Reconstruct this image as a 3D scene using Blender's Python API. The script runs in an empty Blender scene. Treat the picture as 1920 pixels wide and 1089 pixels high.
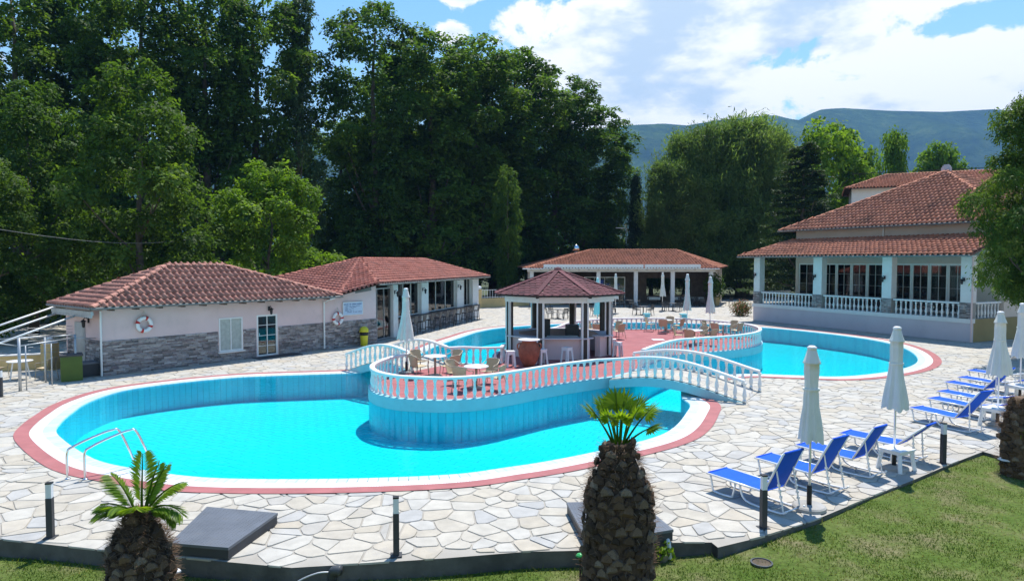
import bpy, math, random
import numpy as np
from mathutils import Vector, Matrix
from mathutils.geometry import tessellate_polygon

# ------------------------------------------------------------------ camera, sky, sun, exposure
S = bpy.context.scene
COL = S.collection
R = math.radians
H = 4.6                      # camera height above the pool deck (m)
FPX = 1300.0                 # focal length in pixels of a 1920 px wide picture
PITCH = math.atan(55.5 / FPX)

cam_d = bpy.data.cameras.new('camera')
cam_d.sensor_width = 36.0
cam_d.lens = 36.0 * FPX / 1920.0
cam_d.clip_start = 0.1
cam_d.clip_end = 20000
cam = bpy.data.objects.new('camera', cam_d)
COL.objects.link(cam)
cam.location = (0, 0, H)
cam.rotation_euler = (R(90) - PITCH, 0, 0)
S.camera = cam

SUN_EL, SUN_AZ = R(66), R(19)          # azimuth east of the view direction (+Y)
w = bpy.data.worlds.new('World')
S.world = w
w.use_nodes = True
wn, wl = w.node_tree.nodes, w.node_tree.links
wn.clear()

def wnode(t, **k):
    n = wn.new(t)
    for a, b in k.items():
        setattr(n, a, b)
    return n

def wmath(op, a, b=None, c=None, clamp=False):
    n = wnode('ShaderNodeMath', operation=op, use_clamp=clamp)
    for i, x in enumerate((a, b, c)):
        if x is None:
            continue
        if isinstance(x, (int, float)):
            n.inputs[i].default_value = x
        else:
            wl.new(x, n.inputs[i])
    return n.outputs[0]

def wvec(op, a, b=None):
    n = wnode('ShaderNodeVectorMath', operation=op)
    for i, x in enumerate((a, b)):
        if x is None:
            continue
        if isinstance(x, tuple):
            n.inputs[i].default_value = x
        else:
            wl.new(x, n.inputs[i])
    return n.outputs['Value'] if op in ('LENGTH', 'DOT_PRODUCT') else n.outputs[0]

sky = wnode('ShaderNodeTexSky', sky_type='NISHITA')
sky.sun_disc = False
sky.sun_elevation = SUN_EL
sky.sun_rotation = SUN_AZ
sky.air_density = 1.5
sky.dust_density = 0.15
sky.ozone_density = 3.0
tc = wnode('ShaderNodeTexCoord')
D = tc.outputs['Generated']
# clouds: 3-D noise over the view direction, thicker in one bank low to the north-east
def noise_dir(scale, off, det=9, rough=0.58, zs=2.0, dist=0.0):
    v = wvec('ADD', wvec('MULTIPLY', D, (1, 1, zs)), off)
    n = wnode('ShaderNodeTexNoise')
    wl.new(v, n.inputs['Vector'])
    n.inputs['Scale'].default_value = scale
    n.inputs['Detail'].default_value = det
    n.inputs['Roughness'].default_value = rough
    n.inputs['Distortion'].default_value = dist
    return n.outputs['Fac']
def bank(dx, dz, rx, rz, gain):
    """soft ellipse of cloud round a direction given as (x/y, z/y) from the north"""
    c = Vector((dx, 1, dz)).normalized()
    v = wvec('MULTIPLY', wvec('SUBTRACT', D, tuple(c)), (1 / rx, 1 / rx, 1 / rz))
    l = wvec('LENGTH', v)
    return wmath('MULTIPLY', wmath('SUBTRACT', 1.0, l, clamp=True), gain)
bias = None
for b_ in ((0.31, 0.345, 0.42, 0.15, 0.46), (0.14, 0.27, 0.20, 0.12, 0.34), (0.24, 0.20, 0.26, 0.07, 0.30), (0.75, 0.25, 0.17, 0.09, 0.50), (0.54, 0.222, 0.12, 0.022, 0.34),
           (-0.085, 0.385, 0.06, 0.035, 0.46), (-0.09, 0.325, 0.05, 0.03, 0.36),
           (-0.9, 0.75, 0.4, 0.2, 0.35), (1.6, 0.6, 0.5, 0.2, 0.35), (-1.6, 0.3, 0.6, 0.2, 0.35)):
    bb = bank(*b_)
    bias = bb if bias is None else wmath('ADD', bias, bb)
n1 = noise_dir(8.5, (3.1, 1.7, 0.4), zs=1.7, rough=.60, dist=.25)
n_hi = noise_dir(8.5, (3.1, 1.7, 0.4 + 0.06), zs=1.7, det=5, dist=.25)
dens = wmath('ADD', n1, bias)
cov = wnode('ShaderNodeMapRange', interpolation_type='SMOOTHSTEP')
wl.new(dens, cov.inputs[0])
cov.inputs[1].default_value = 0.655
cov.inputs[2].default_value = 0.735
# underside: more cloud above than here -> greyer
und = wnode('ShaderNodeMapRange', interpolation_type='SMOOTHSTEP')
big = noise_dir(3.0, (9.4, 2.2, 5.5), det=3, zs=2.6)
fine = noise_dir(11, (1.3, 7.7, 2.5), det=8, zs=2.4)
thick = wmath('ADD', wmath('ADD', wmath('MULTIPLY', wmath('ADD', n_hi, bias), 0.5), wmath('MULTIPLY', big, 0.45)), wmath('MULTIPLY', fine, 0.5))
wl.new(thick, und.inputs[0])
und.inputs[1].default_value = 0.865
und.inputs[2].default_value = 1.05
ccol = wnode('ShaderNodeMix', data_type='RGBA')
wl.new(und.outputs[0], ccol.inputs[0])
CLOUD = 7.4
ccol.inputs[6].default_value = (CLOUD, CLOUD, CLOUD * 1.01, 1)
ccol.inputs[7].default_value = (CLOUD * .52, CLOUD * .645, CLOUD * .78, 1)
skyc = wnode('ShaderNodeMix', data_type='RGBA')
wl.new(cov.outputs[0], skyc.inputs[0])
hs = wnode('ShaderNodeHueSaturation')
hs.inputs['Saturation'].default_value = 1.25
hs.inputs['Value'].default_value = 1.0
wl.new(sky.outputs[0], hs.inputs['Color'])
wl.new(hs.outputs[0], skyc.inputs[6])
wl.new(ccol.outputs[2], skyc.inputs[7])
bg = wnode('ShaderNodeBackground')
bg.inputs['Strength'].default_value = 0.135
wl.new(skyc.outputs[2], bg.inputs['Color'])
wo = wnode('ShaderNodeOutputWorld')
wl.new(bg.outputs[0], wo.inputs['Surface'])

sun_d = bpy.data.lights.new('sun', 'SUN')
sun_d.energy = 5.0
sun_d.angle = R(0.53)
sun_d.color = (1.0, 0.955, 0.88)
sun = bpy.data.objects.new('sun', sun_d)
COL.objects.link(sun)
sv = Vector((math.sin(SUN_AZ) * math.cos(SUN_EL), math.cos(SUN_AZ) * math.cos(SUN_EL), math.sin(SUN_EL)))
sun.rotation_euler = sv.to_track_quat('Z', 'Y').to_euler()
sun.location = (20, 60, 60)

S.view_settings.view_transform = 'Standard'
S.view_settings.look = 'None'
S.view_settings.exposure = 0.45
S.view_settings.gamma = 1.0
S.view_settings.use_curve_mapping = False
S.render.engine = 'CYCLES'
cy = S.cycles
cy.use_denoising = True
cy.max_bounces = 7
cy.diffuse_bounces = 4
cy.glossy_bounces = 3
cy.transmission_bounces = 5
cy.transparent_max_bounces = 12
cy.volume_bounces = 0
cy.caustics_reflective = False
cy.caustics_refractive = False
cy.sample_clamp_indirect = 6.0

# ------------------------------------------------------------------ helpers
_cp, _sp = math.cos(PITCH), math.sin(PITCH)
def ray(px, py):
    x, y = (px - 960) / FPX, (544.5 - py) / FPX
    return Vector((x, _cp + y * _sp, -_sp + y * _cp))
def at(px, py, z=0.0):
    """world point at height z that lies along a sight line of the survey photograph"""
    d = ray(px, py)
    t = (z - H) / d.z
    return Vector((d.x * t, d.y * t, z))
def at_y(px, py, Y):
    d = ray(px, py)
    t = Y / d.y
    return Vector((d.x * t, Y, H + d.z * t))

rng = np.random.default_rng(11)
random.seed(5)

class MB:
    """collects shapes that become ONE mesh object"""
    def __init__(s):
        s.v, s.f, s.m = [], [], []
    def add(s, vs, fs, mi=0):
        o = len(s.v)
        s.v += [tuple(p) for p in vs]
        s.f += [tuple(i + o for i in f) for f in fs]
        s.m += [mi] * len(fs)
        return s
    def box(s, c, d, rz=0.0, mi=0):
        hx, hy, hz = d[0] / 2, d[1] / 2, d[2] / 2
        ca, sa = math.cos(rz), math.sin(rz)
        vs = []
        for z in (-hz, hz):
            for x, y in ((-hx, -hy), (hx, -hy), (hx, hy), (-hx, hy)):
                vs.append((c[0] + x * ca - y * sa, c[1] + x * sa + y * ca, c[2] + z))
        return s.add(vs, [(3, 2, 1, 0), (4, 5, 6, 7), (0, 1, 5, 4), (1, 2, 6, 5), (2, 3, 7, 6), (3, 0, 4, 7)], mi)
    def b(s, x0, x1, y0, y1, z0, z1, mi=0):
        return s.box(((x0 + x1) / 2, (y0 + y1) / 2, (z0 + z1) / 2), (abs(x1 - x0), abs(y1 - y0), abs(z1 - z0)), 0, mi)
    def bar(s, p, q, wd, th, up=(0, 0, 1), mi=0):
        p, q, up = Vector(p), Vector(q), Vector(up)
        d = (q - p).normalized()
        x = d.cross(up)
        if x.length < 1e-5:
            x = d.cross(Vector((1, 0, 0)))
        x.normalize()
        y = x.cross(d).normalized()
        vs = []
        for e in (p, q):
            for a, b_ in ((-1, -1), (1, -1), (1, 1), (-1, 1)):
                vs.append(e + x * a * wd / 2 + y * b_ * th / 2)
        return s.add(vs, [(3, 2, 1, 0), (4, 5, 6, 7), (0, 1, 5, 4), (1, 2, 6, 5), (2, 3, 7, 6), (3, 0, 4, 7)], mi)
    def tube(s, pts, r, n=8, mi=0, caps=True):
        pts = [Vector(p) for p in pts]
        rs = r if isinstance(r, (list, tuple)) else [r] * len(pts)
        vs, fs = [], []
        prev = None
        for i, p in enumerate(pts):
            d = (pts[min(i + 1, len(pts) - 1)] - pts[max(i - 1, 0)]).normalized()
            if prev is None:
                a = d.cross(Vector((0, 0, 1)))
                if a.length < 1e-3:
                    a = Vector((1, 0, 0))
                a.normalize()
            else:
                a = (prev - d * prev.dot(d)).normalized()
            prev = a
            b_ = d.cross(a)
            for k in range(n):
                t = 2 * math.pi * k / n
                vs.append(p + (a * math.cos(t) + b_ * math.sin(t)) * rs[i])
        for i in range(len(pts) - 1):
            for k in range(n):
                fs.append((i * n + k, i * n + (k + 1) % n, (i + 1) * n + (k + 1) % n, (i + 1) * n + k))
        if caps:
            fs.append(tuple(range(n - 1, -1, -1)))
            fs.append(tuple((len(pts) - 1) * n + k for k in range(n)))
        return s.add(vs, fs, mi)
    def lathe(s, prof, n=16, c=(0, 0, 0), mi=0, flute=0.0, nf=0):
        vs, fs = [], []
        for r, z in prof:
            for k in range(n):
                t = 2 * math.pi * k / n
                rr = r * (1 + (flute * math.cos(nf * t) if nf else 0))
                vs.append((c[0] + rr * math.cos(t), c[1] + rr * math.sin(t), c[2] + z))
        for i in range(len(prof) - 1):
            for k in range(n):
                fs.append((i * n + k, i * n + (k + 1) % n, (i + 1) * n + (k + 1) % n, (i + 1) * n + k))
        fs.append(tuple(range(n - 1, -1, -1)))
        fs.append(tuple((len(prof) - 1) * n + k for k in range(n)))
        return s.add(vs, fs, mi)
    def prism(s, poly, z0, z1, mi=0):
        n = len(poly)
        vs = [(p[0], p[1], z0) for p in poly] + [(p[0], p[1], z1) for p in poly]
        fs = [tuple(range(n - 1, -1, -1)), tuple(range(n, 2 * n))]
        fs += [(i, (i + 1) % n, n + (i + 1) % n, n + i) for i in range(n)]
        return s.add(vs, fs, mi)
    def flat(s, outer, holes=(), z=0.0, mi=0):
        loops = [[Vector((p[0], p[1], 0)) for p in outer]] + [[Vector((p[0], p[1], 0)) for p in h] for h in holes]
        tris = tessellate_polygon(loops)
        vs = [(p.x, p.y, z) for l in loops for p in l]
        fs = []
        for t in tris:
            a, b_, c = (Vector(vs[i]) for i in t)
            fs.append(tuple(t) if (b_ - a).cross(c - a).z > 0 else tuple(reversed(t)))
        return s.add(vs, fs, mi)
    def ring(s, pa, pb, za, zb=None, closed=True, mi=0):
        """a flat strip between two equally long lines"""
        zb = za if zb is None else zb
        n = len(pa)
        vs = [(p[0], p[1], za) for p in pa] + [(p[0], p[1], zb) for p in pb]
        fs = [(i, (i + 1) % n, n + (i + 1) % n, n + i) for i in range(n if closed else n - 1)]
        return s.add(vs, fs, mi)
    def mesh(s, name, smooth=False):
        me = bpy.data.meshes.new(name)
        me.from_pydata(s.v, [], s.f)
        me.polygons.foreach_set('material_index', s.m)
        if smooth:
            me.polygons.foreach_set('use_smooth', [True] * len(me.polygons))
        me.update()
        return me
    def build(s, name, mats, parent=None, smooth=False, loc=None, rz=0.0):
        me = s.mesh(name, smooth)
        for m_ in (mats if isinstance(mats, (list, tuple)) else [mats]):
            me.materials.append(m_)
        return link(name, me, parent, loc, rz)

def link(name, me, parent=None, loc=None, rz=0.0):
    o = bpy.data.objects.new(name, me)
    COL.objects.link(o)
    if parent is not None:
        o.parent = parent
    if loc is not None:
        o.location = loc
    if rz:
        o.rotation_euler = (0, 0, rz)
    return o
def thing(name, label, cat, loc=(0, 0, 0), rz=0.0, group=None):
    o = bpy.data.objects.new(name, None)
    COL.objects.link(o)
    o.location = loc
    o.rotation_euler = (0, 0, rz)
    o.empty_display_size = 0.2
    return tag(o, label, cat, group)
def tag(o, label=None, cat=None, group=None, kind=None):
    if label: o['label'] = label
    if cat: o['category'] = cat
    if group: o['group'] = group
    if kind: o['kind'] = kind
    return o
def structure(o, label=None):
    o['kind'] = 'structure'
    if label: o['label'] = label
    return o
def stuff(o):
    o['kind'] = 'stuff'
    return o
KIDS = {}
def copy_tree(o, parent=None):
    c = o.copy()
    COL.objects.link(c)
    c.parent = parent
    for ch in list(o.children):
        copy_tree(ch, c)
    return c
def dup(proto, label, loc, rz=0.0, group=None):
    c = copy_tree(proto)
    c.location = loc
    c.rotation_euler = (0, 0, rz)
    c['label'] = label
    if group: c['group'] = group
    return c

def fast_mesh(name, V, F, mats, tint=None, smooth=False):
    V = np.asarray(V, np.float32).reshape(-1, 3)
    F = np.asarray(F, np.int32)
    me = bpy.data.meshes.new(name)
    n, k = F.shape
    me.vertices.add(len(V)); me.vertices.foreach_set('co', V.ravel())
    me.loops.add(n * k); me.loops.foreach_set('vertex_index', F.ravel())
    me.polygons.add(n); me.polygons.foreach_set('loop_start', np.arange(0, n * k, k, dtype=np.int32))
    if smooth:
        me.polygons.foreach_set('use_smooth', np.ones(n, bool))
    me.update(calc_edges=True)
    if tint is not None:
        a = me.attributes.new('tint', 'FLOAT', 'FACE')
        a.data.foreach_set('value', np.asarray(tint, np.float32))
    for m_ in (mats if isinstance(mats, (list, tuple)) else [mats]):
        me.materials.append(m_)
    return me
def set_tint(me, t):
    a = me.attributes.new('tint', 'FLOAT', 'FACE')
    a.data.foreach_set('value', np.full(len(me.polygons), t, np.float32))

def catmull(pts, per=6, closed=False):
    P = [Vector(p) for p in pts]
    n = len(P)
    out = []
    for i in range(n if closed else n - 1):
        g = (lambda k: P[k % n]) if closed else (lambda k: P[max(0, min(n - 1, k))])
        p0, p1, p2, p3 = g(i - 1), g(i), g(i + 1), g(i + 2)
        for j in range(per):
            t = j / per
            out.append(0.5 * ((2 * p1) + (p2 - p0) * t + (2 * p0 - 5 * p1 + 4 * p2 - p3) * t * t + (3 * p1 - p0 - 3 * p2 + p3) * t ** 3))
    if not closed:
        out.append(P[-1].copy())
    return out
def resample(pts, step, closed=False):
    P = [Vector(p) for p in pts]
    if closed:
        P = P + [P[0]]
    L = [0.0]
    for a, b_ in zip(P, P[1:]):
        L.append(L[-1] + (b_ - a).length)
    n = max(2, int(round(L[-1] / step)))
    out, j = [], 0
    for i in range(n + (0 if closed else 1)):
        t = L[-1] * i / n
        while j < len(L) - 2 and L[j + 1] < t:
            j += 1
        d = L[j + 1] - L[j]
        out.append(P[j].lerp(P[j + 1], (t - L[j]) / d if d > 1e-9 else 0))
    return out
def offset(poly, d):
    """closed outline moved outward (poly is counter-clockwise)"""
    n = len(poly)
    out = []
    for i in range(n):
        t = (poly[(i + 1) % n] - poly[i - 1])
        nn = Vector((t.y, -t.x, 0)).normalized()
        out.append(Vector((poly[i].x + nn.x * d, poly[i].y + nn.y * d, 0)))
    return out
def area2(poly):
    return sum(poly[i - 1].x * poly[i].y - poly[i].x * poly[i - 1].y for i in range(len(poly)))
def inside(p, poly):
    c = False
    n = len(poly)
    j = n - 1
    for i in range(n):
        a, b_ = poly[i], poly[j]
        if (a[1] > p[1]) != (b_[1] > p[1]) and p[0] < (b_[0] - a[0]) * (p[1] - a[1]) / (b_[1] - a[1]) + a[0]:
            c = not c
        j = i
    return c

# ------------------------------------------------------------------ materials
def new_mat(name):
    m = bpy.data.materials.new(name)
    m.use_nodes = True
    nt = m.node_tree
    return m, nt, nt.nodes['Principled BSDF']
def N(nt, t, **k):
    n = nt.nodes.new(t)
    for a, b_ in k.items():
        setattr(n, a, b_)
    return n
def c4(c):
    return (c[0], c[1], c[2], 1)
def mixc(nt, fac, a, b_, blend='MIX'):
    n = N(nt, 'ShaderNodeMix', data_type='RGBA', blend_type=blend)
    for i, x in ((0, fac), (6, a), (7, b_)):
        if isinstance(x, (int, float)):
            n.inputs[i].default_value = x
        elif isinstance(x, tuple):
            n.inputs[i].default_value = c4(x)
        else:
            nt.links.new(x, n.inputs[i])
    return n.outputs[2]
def nmath(nt, op, a, b_=None, clamp=False):
    n = N(nt, 'ShaderNodeMath', operation=op, use_clamp=clamp)
    for i, x in ((0, a), (1, b_)):
        if x is None: continue
        if isinstance(x, (int, float)): n.inputs[i].default_value = x
        else: nt.links.new(x, n.inputs[i])
    return n.outputs[0]
def noise(nt, scale, detail=4, rough=0.55, coord='Object', stretch=None):
    t = N(nt, 'ShaderNodeTexCoord')
    v = t.outputs[coord]
    if stretch:
        mp = N(nt, 'ShaderNodeMapping')
        mp.inputs['Scale'].default_value = stretch
        nt.links.new(v, mp.inputs['Vector'])
        v = mp.outputs[0]
    n = N(nt, 'ShaderNodeTexNoise')
    nt.links.new(v, n.inputs['Vector'])
    n.inputs['Scale'].default_value = scale
    n.inputs['Detail'].default_value = detail
    n.inputs['Roughness'].default_value = rough
    return n.outputs['Fac']
def ramp(nt, fac, stops):
    r = N(nt, 'ShaderNodeValToRGB')
    e = r.color_ramp.elements
    while len(e) > 1:
        e.remove(e[0])
    e[0].position, e[0].color = stops[0][0], c4(stops[0][1])
    for p, c in stops[1:]:
        x = e.new(p)
        x.color = c4(c)
    nt.links.new(fac, r.inputs[0])
    return r.outputs[0]
def sstep(nt, x, a, b_):
    n = N(nt, 'ShaderNodeMapRange', interpolation_type='SMOOTHSTEP')
    nt.links.new(x, n.inputs[0])
    n.inputs[1].default_value = a
    n.inputs[2].default_value = b_
    return n.outputs[0]
def add_bump(nt, pb, h, strength=0.3, dist=0.02):
    b_ = N(nt, 'ShaderNodeBump')
    b_.inputs['Strength'].default_value = strength
    b_.inputs['Distance'].default_value = dist
    nt.links.new(h, b_.inputs['Height'])
    nt.links.new(b_.outputs[0], pb.inputs['Normal'])
def mat(name, col, rough=0.6, metal=0.0, var=0.12, scale=3.0, spec=0.4, bump=0.0, bscale=40, dirt=0.0, dirtcol=(.12, .1, .08), rnd=0.0, coord='Object'):
    m, nt, pb = new_mat(name)
    pb.inputs['Roughness'].default_value = rough
    pb.inputs['Metallic'].default_value = metal
    pb.inputs['Specular IOR Level'].default_value = spec
    n = noise(nt, scale, 5, coord=coord)
    lo = tuple(x * (1 - var) for x in col)
    hi = tuple(min(1, x * (1 + var)) for x in col)
    c = ramp(nt, n, [(0.3, lo), (0.7, hi)])
    if rnd:
        oi = N(nt, 'ShaderNodeObjectInfo')
        k = ramp(nt, oi.outputs['Random'], [(0, (1 - rnd,) * 3), (1, (1 + rnd * .6,) * 3)])
        c = mixc(nt, 1.0, c, k, 'MULTIPLY')
    if dirt:
        d = sstep(nt, noise(nt, scale * 1.7, 7, 0.65, coord=coord), 0.52, 0.72)
        c = mixc(nt, nmath(nt, 'MULTIPLY', d, dirt), c, dirtcol)
    nt.links.new(c, pb.inputs['Base Color'])
    if bump:
        add_bump(nt, pb, noise(nt, bscale, 4, coord=coord), bump, 0.02)
    return m
def tint_fac(nt, use_obj=True):
    a = N(nt, 'ShaderNodeAttribute', attribute_name='tint')
    f = a.outputs['Fac']
    if use_obj:
        oi = N(nt, 'ShaderNodeObjectInfo')
        f = nmath(nt, 'FRACT', nmath(nt, 'ADD', f, oi.outputs['Random']))
    return f
def tint_mat(name, stops, rough=0.7, use_obj=True, nscale=8, namt=0.25, bump=0.25, bscale=30, spec=0.3, stain=None):
    """colour chosen per piece (face attribute 'tint' and object random), grain on top"""
    m, nt, pb = new_mat(name)
    pb.inputs['Roughness'].default_value = rough
    pb.inputs['Specular IOR Level'].default_value = spec
    c = ramp(nt, tint_fac(nt, use_obj), stops)
    k = ramp(nt, noise(nt, nscale, 6, 0.6), [(0.25, (1 - namt,) * 3), (0.75, (1 + namt * .5,) * 3)])
    c = mixc(nt, 1.0, c, k, 'MULTIPLY')
    if stain:
        s_ = sstep(nt, noise(nt, stain[1], 6, 0.65, coord='Generated' if stain[3:] else 'Object'), 0.53, 0.7)
        c = mixc(nt, nmath(nt, 'MULTIPLY', s_, stain[2]), c, stain[0])
    nt.links.new(c, pb.inputs['Base Color'])
    if bump:
        add_bump(nt, pb, noise(nt, bscale, 4), bump, 0.01)
    return m
def leaf_mat(name, stops, transl=0.45, rough=0.6, tcol=(1.35, 1.35, .5), rnd=0.22, spec=0.18):
    m, nt, pb = new_mat(name)
    c = ramp(nt, tint_fac(nt, False), stops)
    oi = N(nt, 'ShaderNodeObjectInfo')
    k = ramp(nt, oi.outputs['Random'], [(0, (1 - rnd, 1 - rnd * .8, 1 - rnd)), (1, (1 + rnd, 1 + rnd * .6, 1))])
    c = mixc(nt, 1.0, c, k, 'MULTIPLY')
    pb.inputs['Roughness'].default_value = rough
    pb.inputs['Specular IOR Level'].default_value = spec
    nt.links.new(c, pb.inputs['Base Color'])
    tr = N(nt, 'ShaderNodeBsdfTranslucent')
    nt.links.new(mixc(nt, 1.0, c, tcol, 'MULTIPLY'), tr.inputs['Color'])
    mx = N(nt, 'ShaderNodeMixShader')
    mx.inputs[0].default_value = transl
    nt.links.new(pb.outputs[0], mx.inputs[1])
    nt.links.new(tr.outputs[0], mx.inputs[2])
    nt.links.new(mx.outputs[0], nt.nodes['Material Output'].inputs['Surface'])
    return m

M = {}
M['white_paint'] = mat('white_paint', (.78, .78, .77), .45, var=.05, dirt=.12, dirtcol=(.4, .39, .36))
M['white_plastic'] = mat('white_plastic', (.78, .79, .8), .35, var=.03)
M['canvas'] = mat('canvas', (.70, .70, .65), .9, var=.06, scale=2.5, spec=.1, bump=.15, bscale=60, dirt=.12, dirtcol=(.35, .33, .27))
M['alu'] = mat('alu', (.82, .83, .84), .35, metal=.35, var=.04)
M['steel'] = mat('steel', (.72, .73, .75), .16, metal=1.0, var=.03)
M['galv'] = mat('galv', (.45, .47, .49), .45, metal=.6, var=.12)
M['black'] = mat('black', (.02, .02, .022), .5, var=.2)
M['dark_brown'] = mat('dark_brown', (.035, .026, .022), .5, var=.2)
M['dark_chair'] = mat('dark_chair', (.045, .05, .055), .45, var=.2, rnd=.25)
M['charcoal'] = mat('charcoal', (.05, .052, .058), .6, var=.15)
M['dark_steel'] = mat('dark_steel', (.13, .145, .17), .45, metal=.1, var=.15, dirt=.25, dirtcol=(.16, .15, .14))
M['blue_fabric'] = mat('blue_fabric', (.012, .10, .62), .75, var=.08, scale=4, spec=.15, rnd=.12)
M['beige_weave'] = mat('beige_weave', (.50, .40, .25), .75, var=.1, scale=30, rnd=.12, bump=.2, bscale=120)
M['beige_metal'] = mat('beige_metal', (.42, .36, .27), .4, metal=.2, var=.08)
M['terracotta'] = mat('terracotta', (.27, .095, .055), .75, var=.3, scale=4, dirt=.3, dirtcol=(.32, .2, .15), bump=.3)
M['pink_wall'] = mat('pink_wall', (.72, .55, .54), .85, var=.06, scale=.8, spec=.2, bump=.1, bscale=60, dirt=.22, dirtcol=(.38, .31, .29))
M['cream_wall'] = mat('cream_wall', (.62, .53, .46), .85, var=.05, scale=.8, spec=.2, bump=.1, bscale=60, dirt=.12, dirtcol=(.4, .34, .3))
M['lilac_wall'] = mat('lilac_wall', (.58, .53, .565), .85, var=.05, scale=.8, spec=.2, bump=.1, bscale=60, dirt=.15, dirtcol=(.35, .32, .32))
M['yellow_wall'] = mat('yellow_wall', (.62, .46, .22), .85, var=.07, scale=1.2, spec=.2, dirt=.15)
M['olive_wall'] = mat('olive_wall', (.30, .24, .12), .9, var=.1, scale=1.0, spec=.2)
M['white_wall'] = mat('white_wall', (.72, .71, .7), .8, var=.04, dirt=.1, dirtcol=(.45, .43, .4))
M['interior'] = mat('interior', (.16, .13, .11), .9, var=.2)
M['timber'] = mat('timber', (.09, .05, .03), .6, var=.25, scale=6)
M['gutter'] = mat('gutter', (.18, .18, .17), .5, metal=.3, var=.15)
M['red_band'] = mat('red_band', (.5, .03, .03), .6)
M['cable'] = mat('cable', (.16, .17, .16), .8)
M['rope'] = mat('rope', (.6, .56, .48), .9)
M['bin_yellow'] = mat('bin_yellow', (.62, .58, .03), .4, var=.05)
M['green_plastic'] = mat('green_plastic', (.07, .12, .015), .5, var=.1)
M['light_green'] = mat('light_green', (.05, .45, .12), .3)
M['print_blue'] = mat('print_blue', (.07, .12, .26), .7)
M['board_blue'] = mat('board_blue', (.50, .60, .74), .5, var=.03)
M['soil'] = mat('soil', (.10, .075, .05), .95, var=.4, scale=2, bump=.5, bscale=12)
M['kerb'] = mat('kerb', (.11, .105, .095), .9, var=.35, scale=2.2, bump=.5, bscale=14, dirt=.4, dirtcol=(.05, .05, .045))
M['concrete'] = mat('concrete', (.34, .33, .31), .9, var=.2, scale=1.5, bump=.3, bscale=20)
M['asphalt'] = mat('asphalt', (.14, .14, .14), .9, var=.2)
M['cyan_paint'] = mat('cyan_paint', (.10, .50, .60), .5, var=.06)
M['pipe_white'] = mat('pipe_white', (.7, .7, .68), .4, dirt=.3)
M['pipe_black'] = mat('pipe_black', (.06, .065, .07), .45)
M['curtain'] = mat('curtain', (.42, .45, .42), .9, var=.15, scale=6)

def glass_mat(name, tint=(.5, .56, .55), fac=.82, rough=.03):
    m, nt, pb = new_mat(name)
    nt.nodes.remove(pb)
    t = N(nt, 'ShaderNodeBsdfTransparent'); t.inputs[0].default_value = c4(tint)
    g = N(nt, 'ShaderNodeBsdfGlossy'); g.inputs['Roughness'].default_value = rough
    f = N(nt, 'ShaderNodeFresnel'); f.inputs['IOR'].default_value = 1.8
    mx = N(nt, 'ShaderNodeMixShader')
    nt.links.new(f.outputs[0], mx.inputs[0])
    nt.links.new(t.outputs[0], mx.inputs[1]); nt.links.new(g.outputs[0], mx.inputs[2])
    nt.links.new(mx.outputs[0], nt.nodes['Material Output'].inputs['Surface'])
    return m
M['glass'] = glass_mat('glass')

# roof tiles
TILE = [(0, (.33, .155, .12)), (.2, (.42, .195, .15)), (.55, (.49, .225, .17)), (.85, (.55, .26, .195)), (1, (.44, .24, .19))]
M['tile_old'] = tint_mat('tile_old', TILE, .8, True, 6, .3, .3, 30, stain=((.14, .10, .085), 1.1, .45))
TILE2 = [(0, (.35, .125, .09)), (.3, (.46, .17, .125)), (.7, (.54, .20, .145)), (1, (.43, .185, .145))]
M['tile_red'] = tint_mat('tile_red', TILE2, .8, True, 6, .3, .3, 30, stain=((.1, .06, .05), .8, .45))
TILE3 = [(0, (.35, .14, .085)), (.3, (.50, .20, .12)), (.7, (.60, .245, .145)), (1, (.46, .20, .135))]
M['tile_orange'] = tint_mat('tile_orange', TILE3, .8, True, 6, .3, .3, 30, stain=((.10, .06, .045), .5, .5))
M['tile_bed'] = mat('tile_bed', (.055, .03, .025), .95)
M['shingle'] = tint_mat('shingle', [(0, (.10, .042, .046)), (.4, (.145, .058, .064)), (.8, (.18, .072, .078)), (1, (.085, .04, .045))], .9, True, 30, .3, .3, 90)
# paving stones
STONE = [(0, (.43, .385, .31)), (.2, (.46, .425, .36)), (.45, (.48, .455, .40)), (.6, (.445, .43, .395)), (.72, (.385, .38, .365)), (.80, (.45, .40, .32)), (1, (.50, .47, .41))]
M['stone'] = tint_mat('stone', STONE, .75, False, 3.0, .22, .25, 26, spec=.3, stain=((.33, .31, .285), .9, .5))
CLAD = [(0, (.15, .135, .135)), (.25, (.31, .285, .285)), (.5, (.46, .43, .43)), (.75, (.25, .20, .205)), (1, (.60, .55, .54))]
M['cladding'] = tint_mat('cladding', CLAD, .9, False, 10, .3, .3, 40)
M['pool_tile'] = tint_mat('pool_tile', [(0, (.25, .62, .78)), (.5, (.30, .68, .82)), (1, (.35, .72, .84))], .35, True, 3, .08, 0, spec=.4)
M['pool_edge'] = tint_mat('pool_edge', [(0, (.50, .66, .68)), (.5, (.56, .70, .71)), (1, (.62, .73, .73))], .4, True, 3, .08, 0, spec=.5)
M['grating'] = mat('grating', (.74, .74, .72), .5, var=.05, dirt=.1, dirtcol=(.4, .4, .38))
M['red_ring'] = mat('red_ring', (.36, .125, .125), .8, var=.14, scale=2.0, bump=.15, dirt=.12, dirtcol=(.42, .25, .23))
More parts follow.
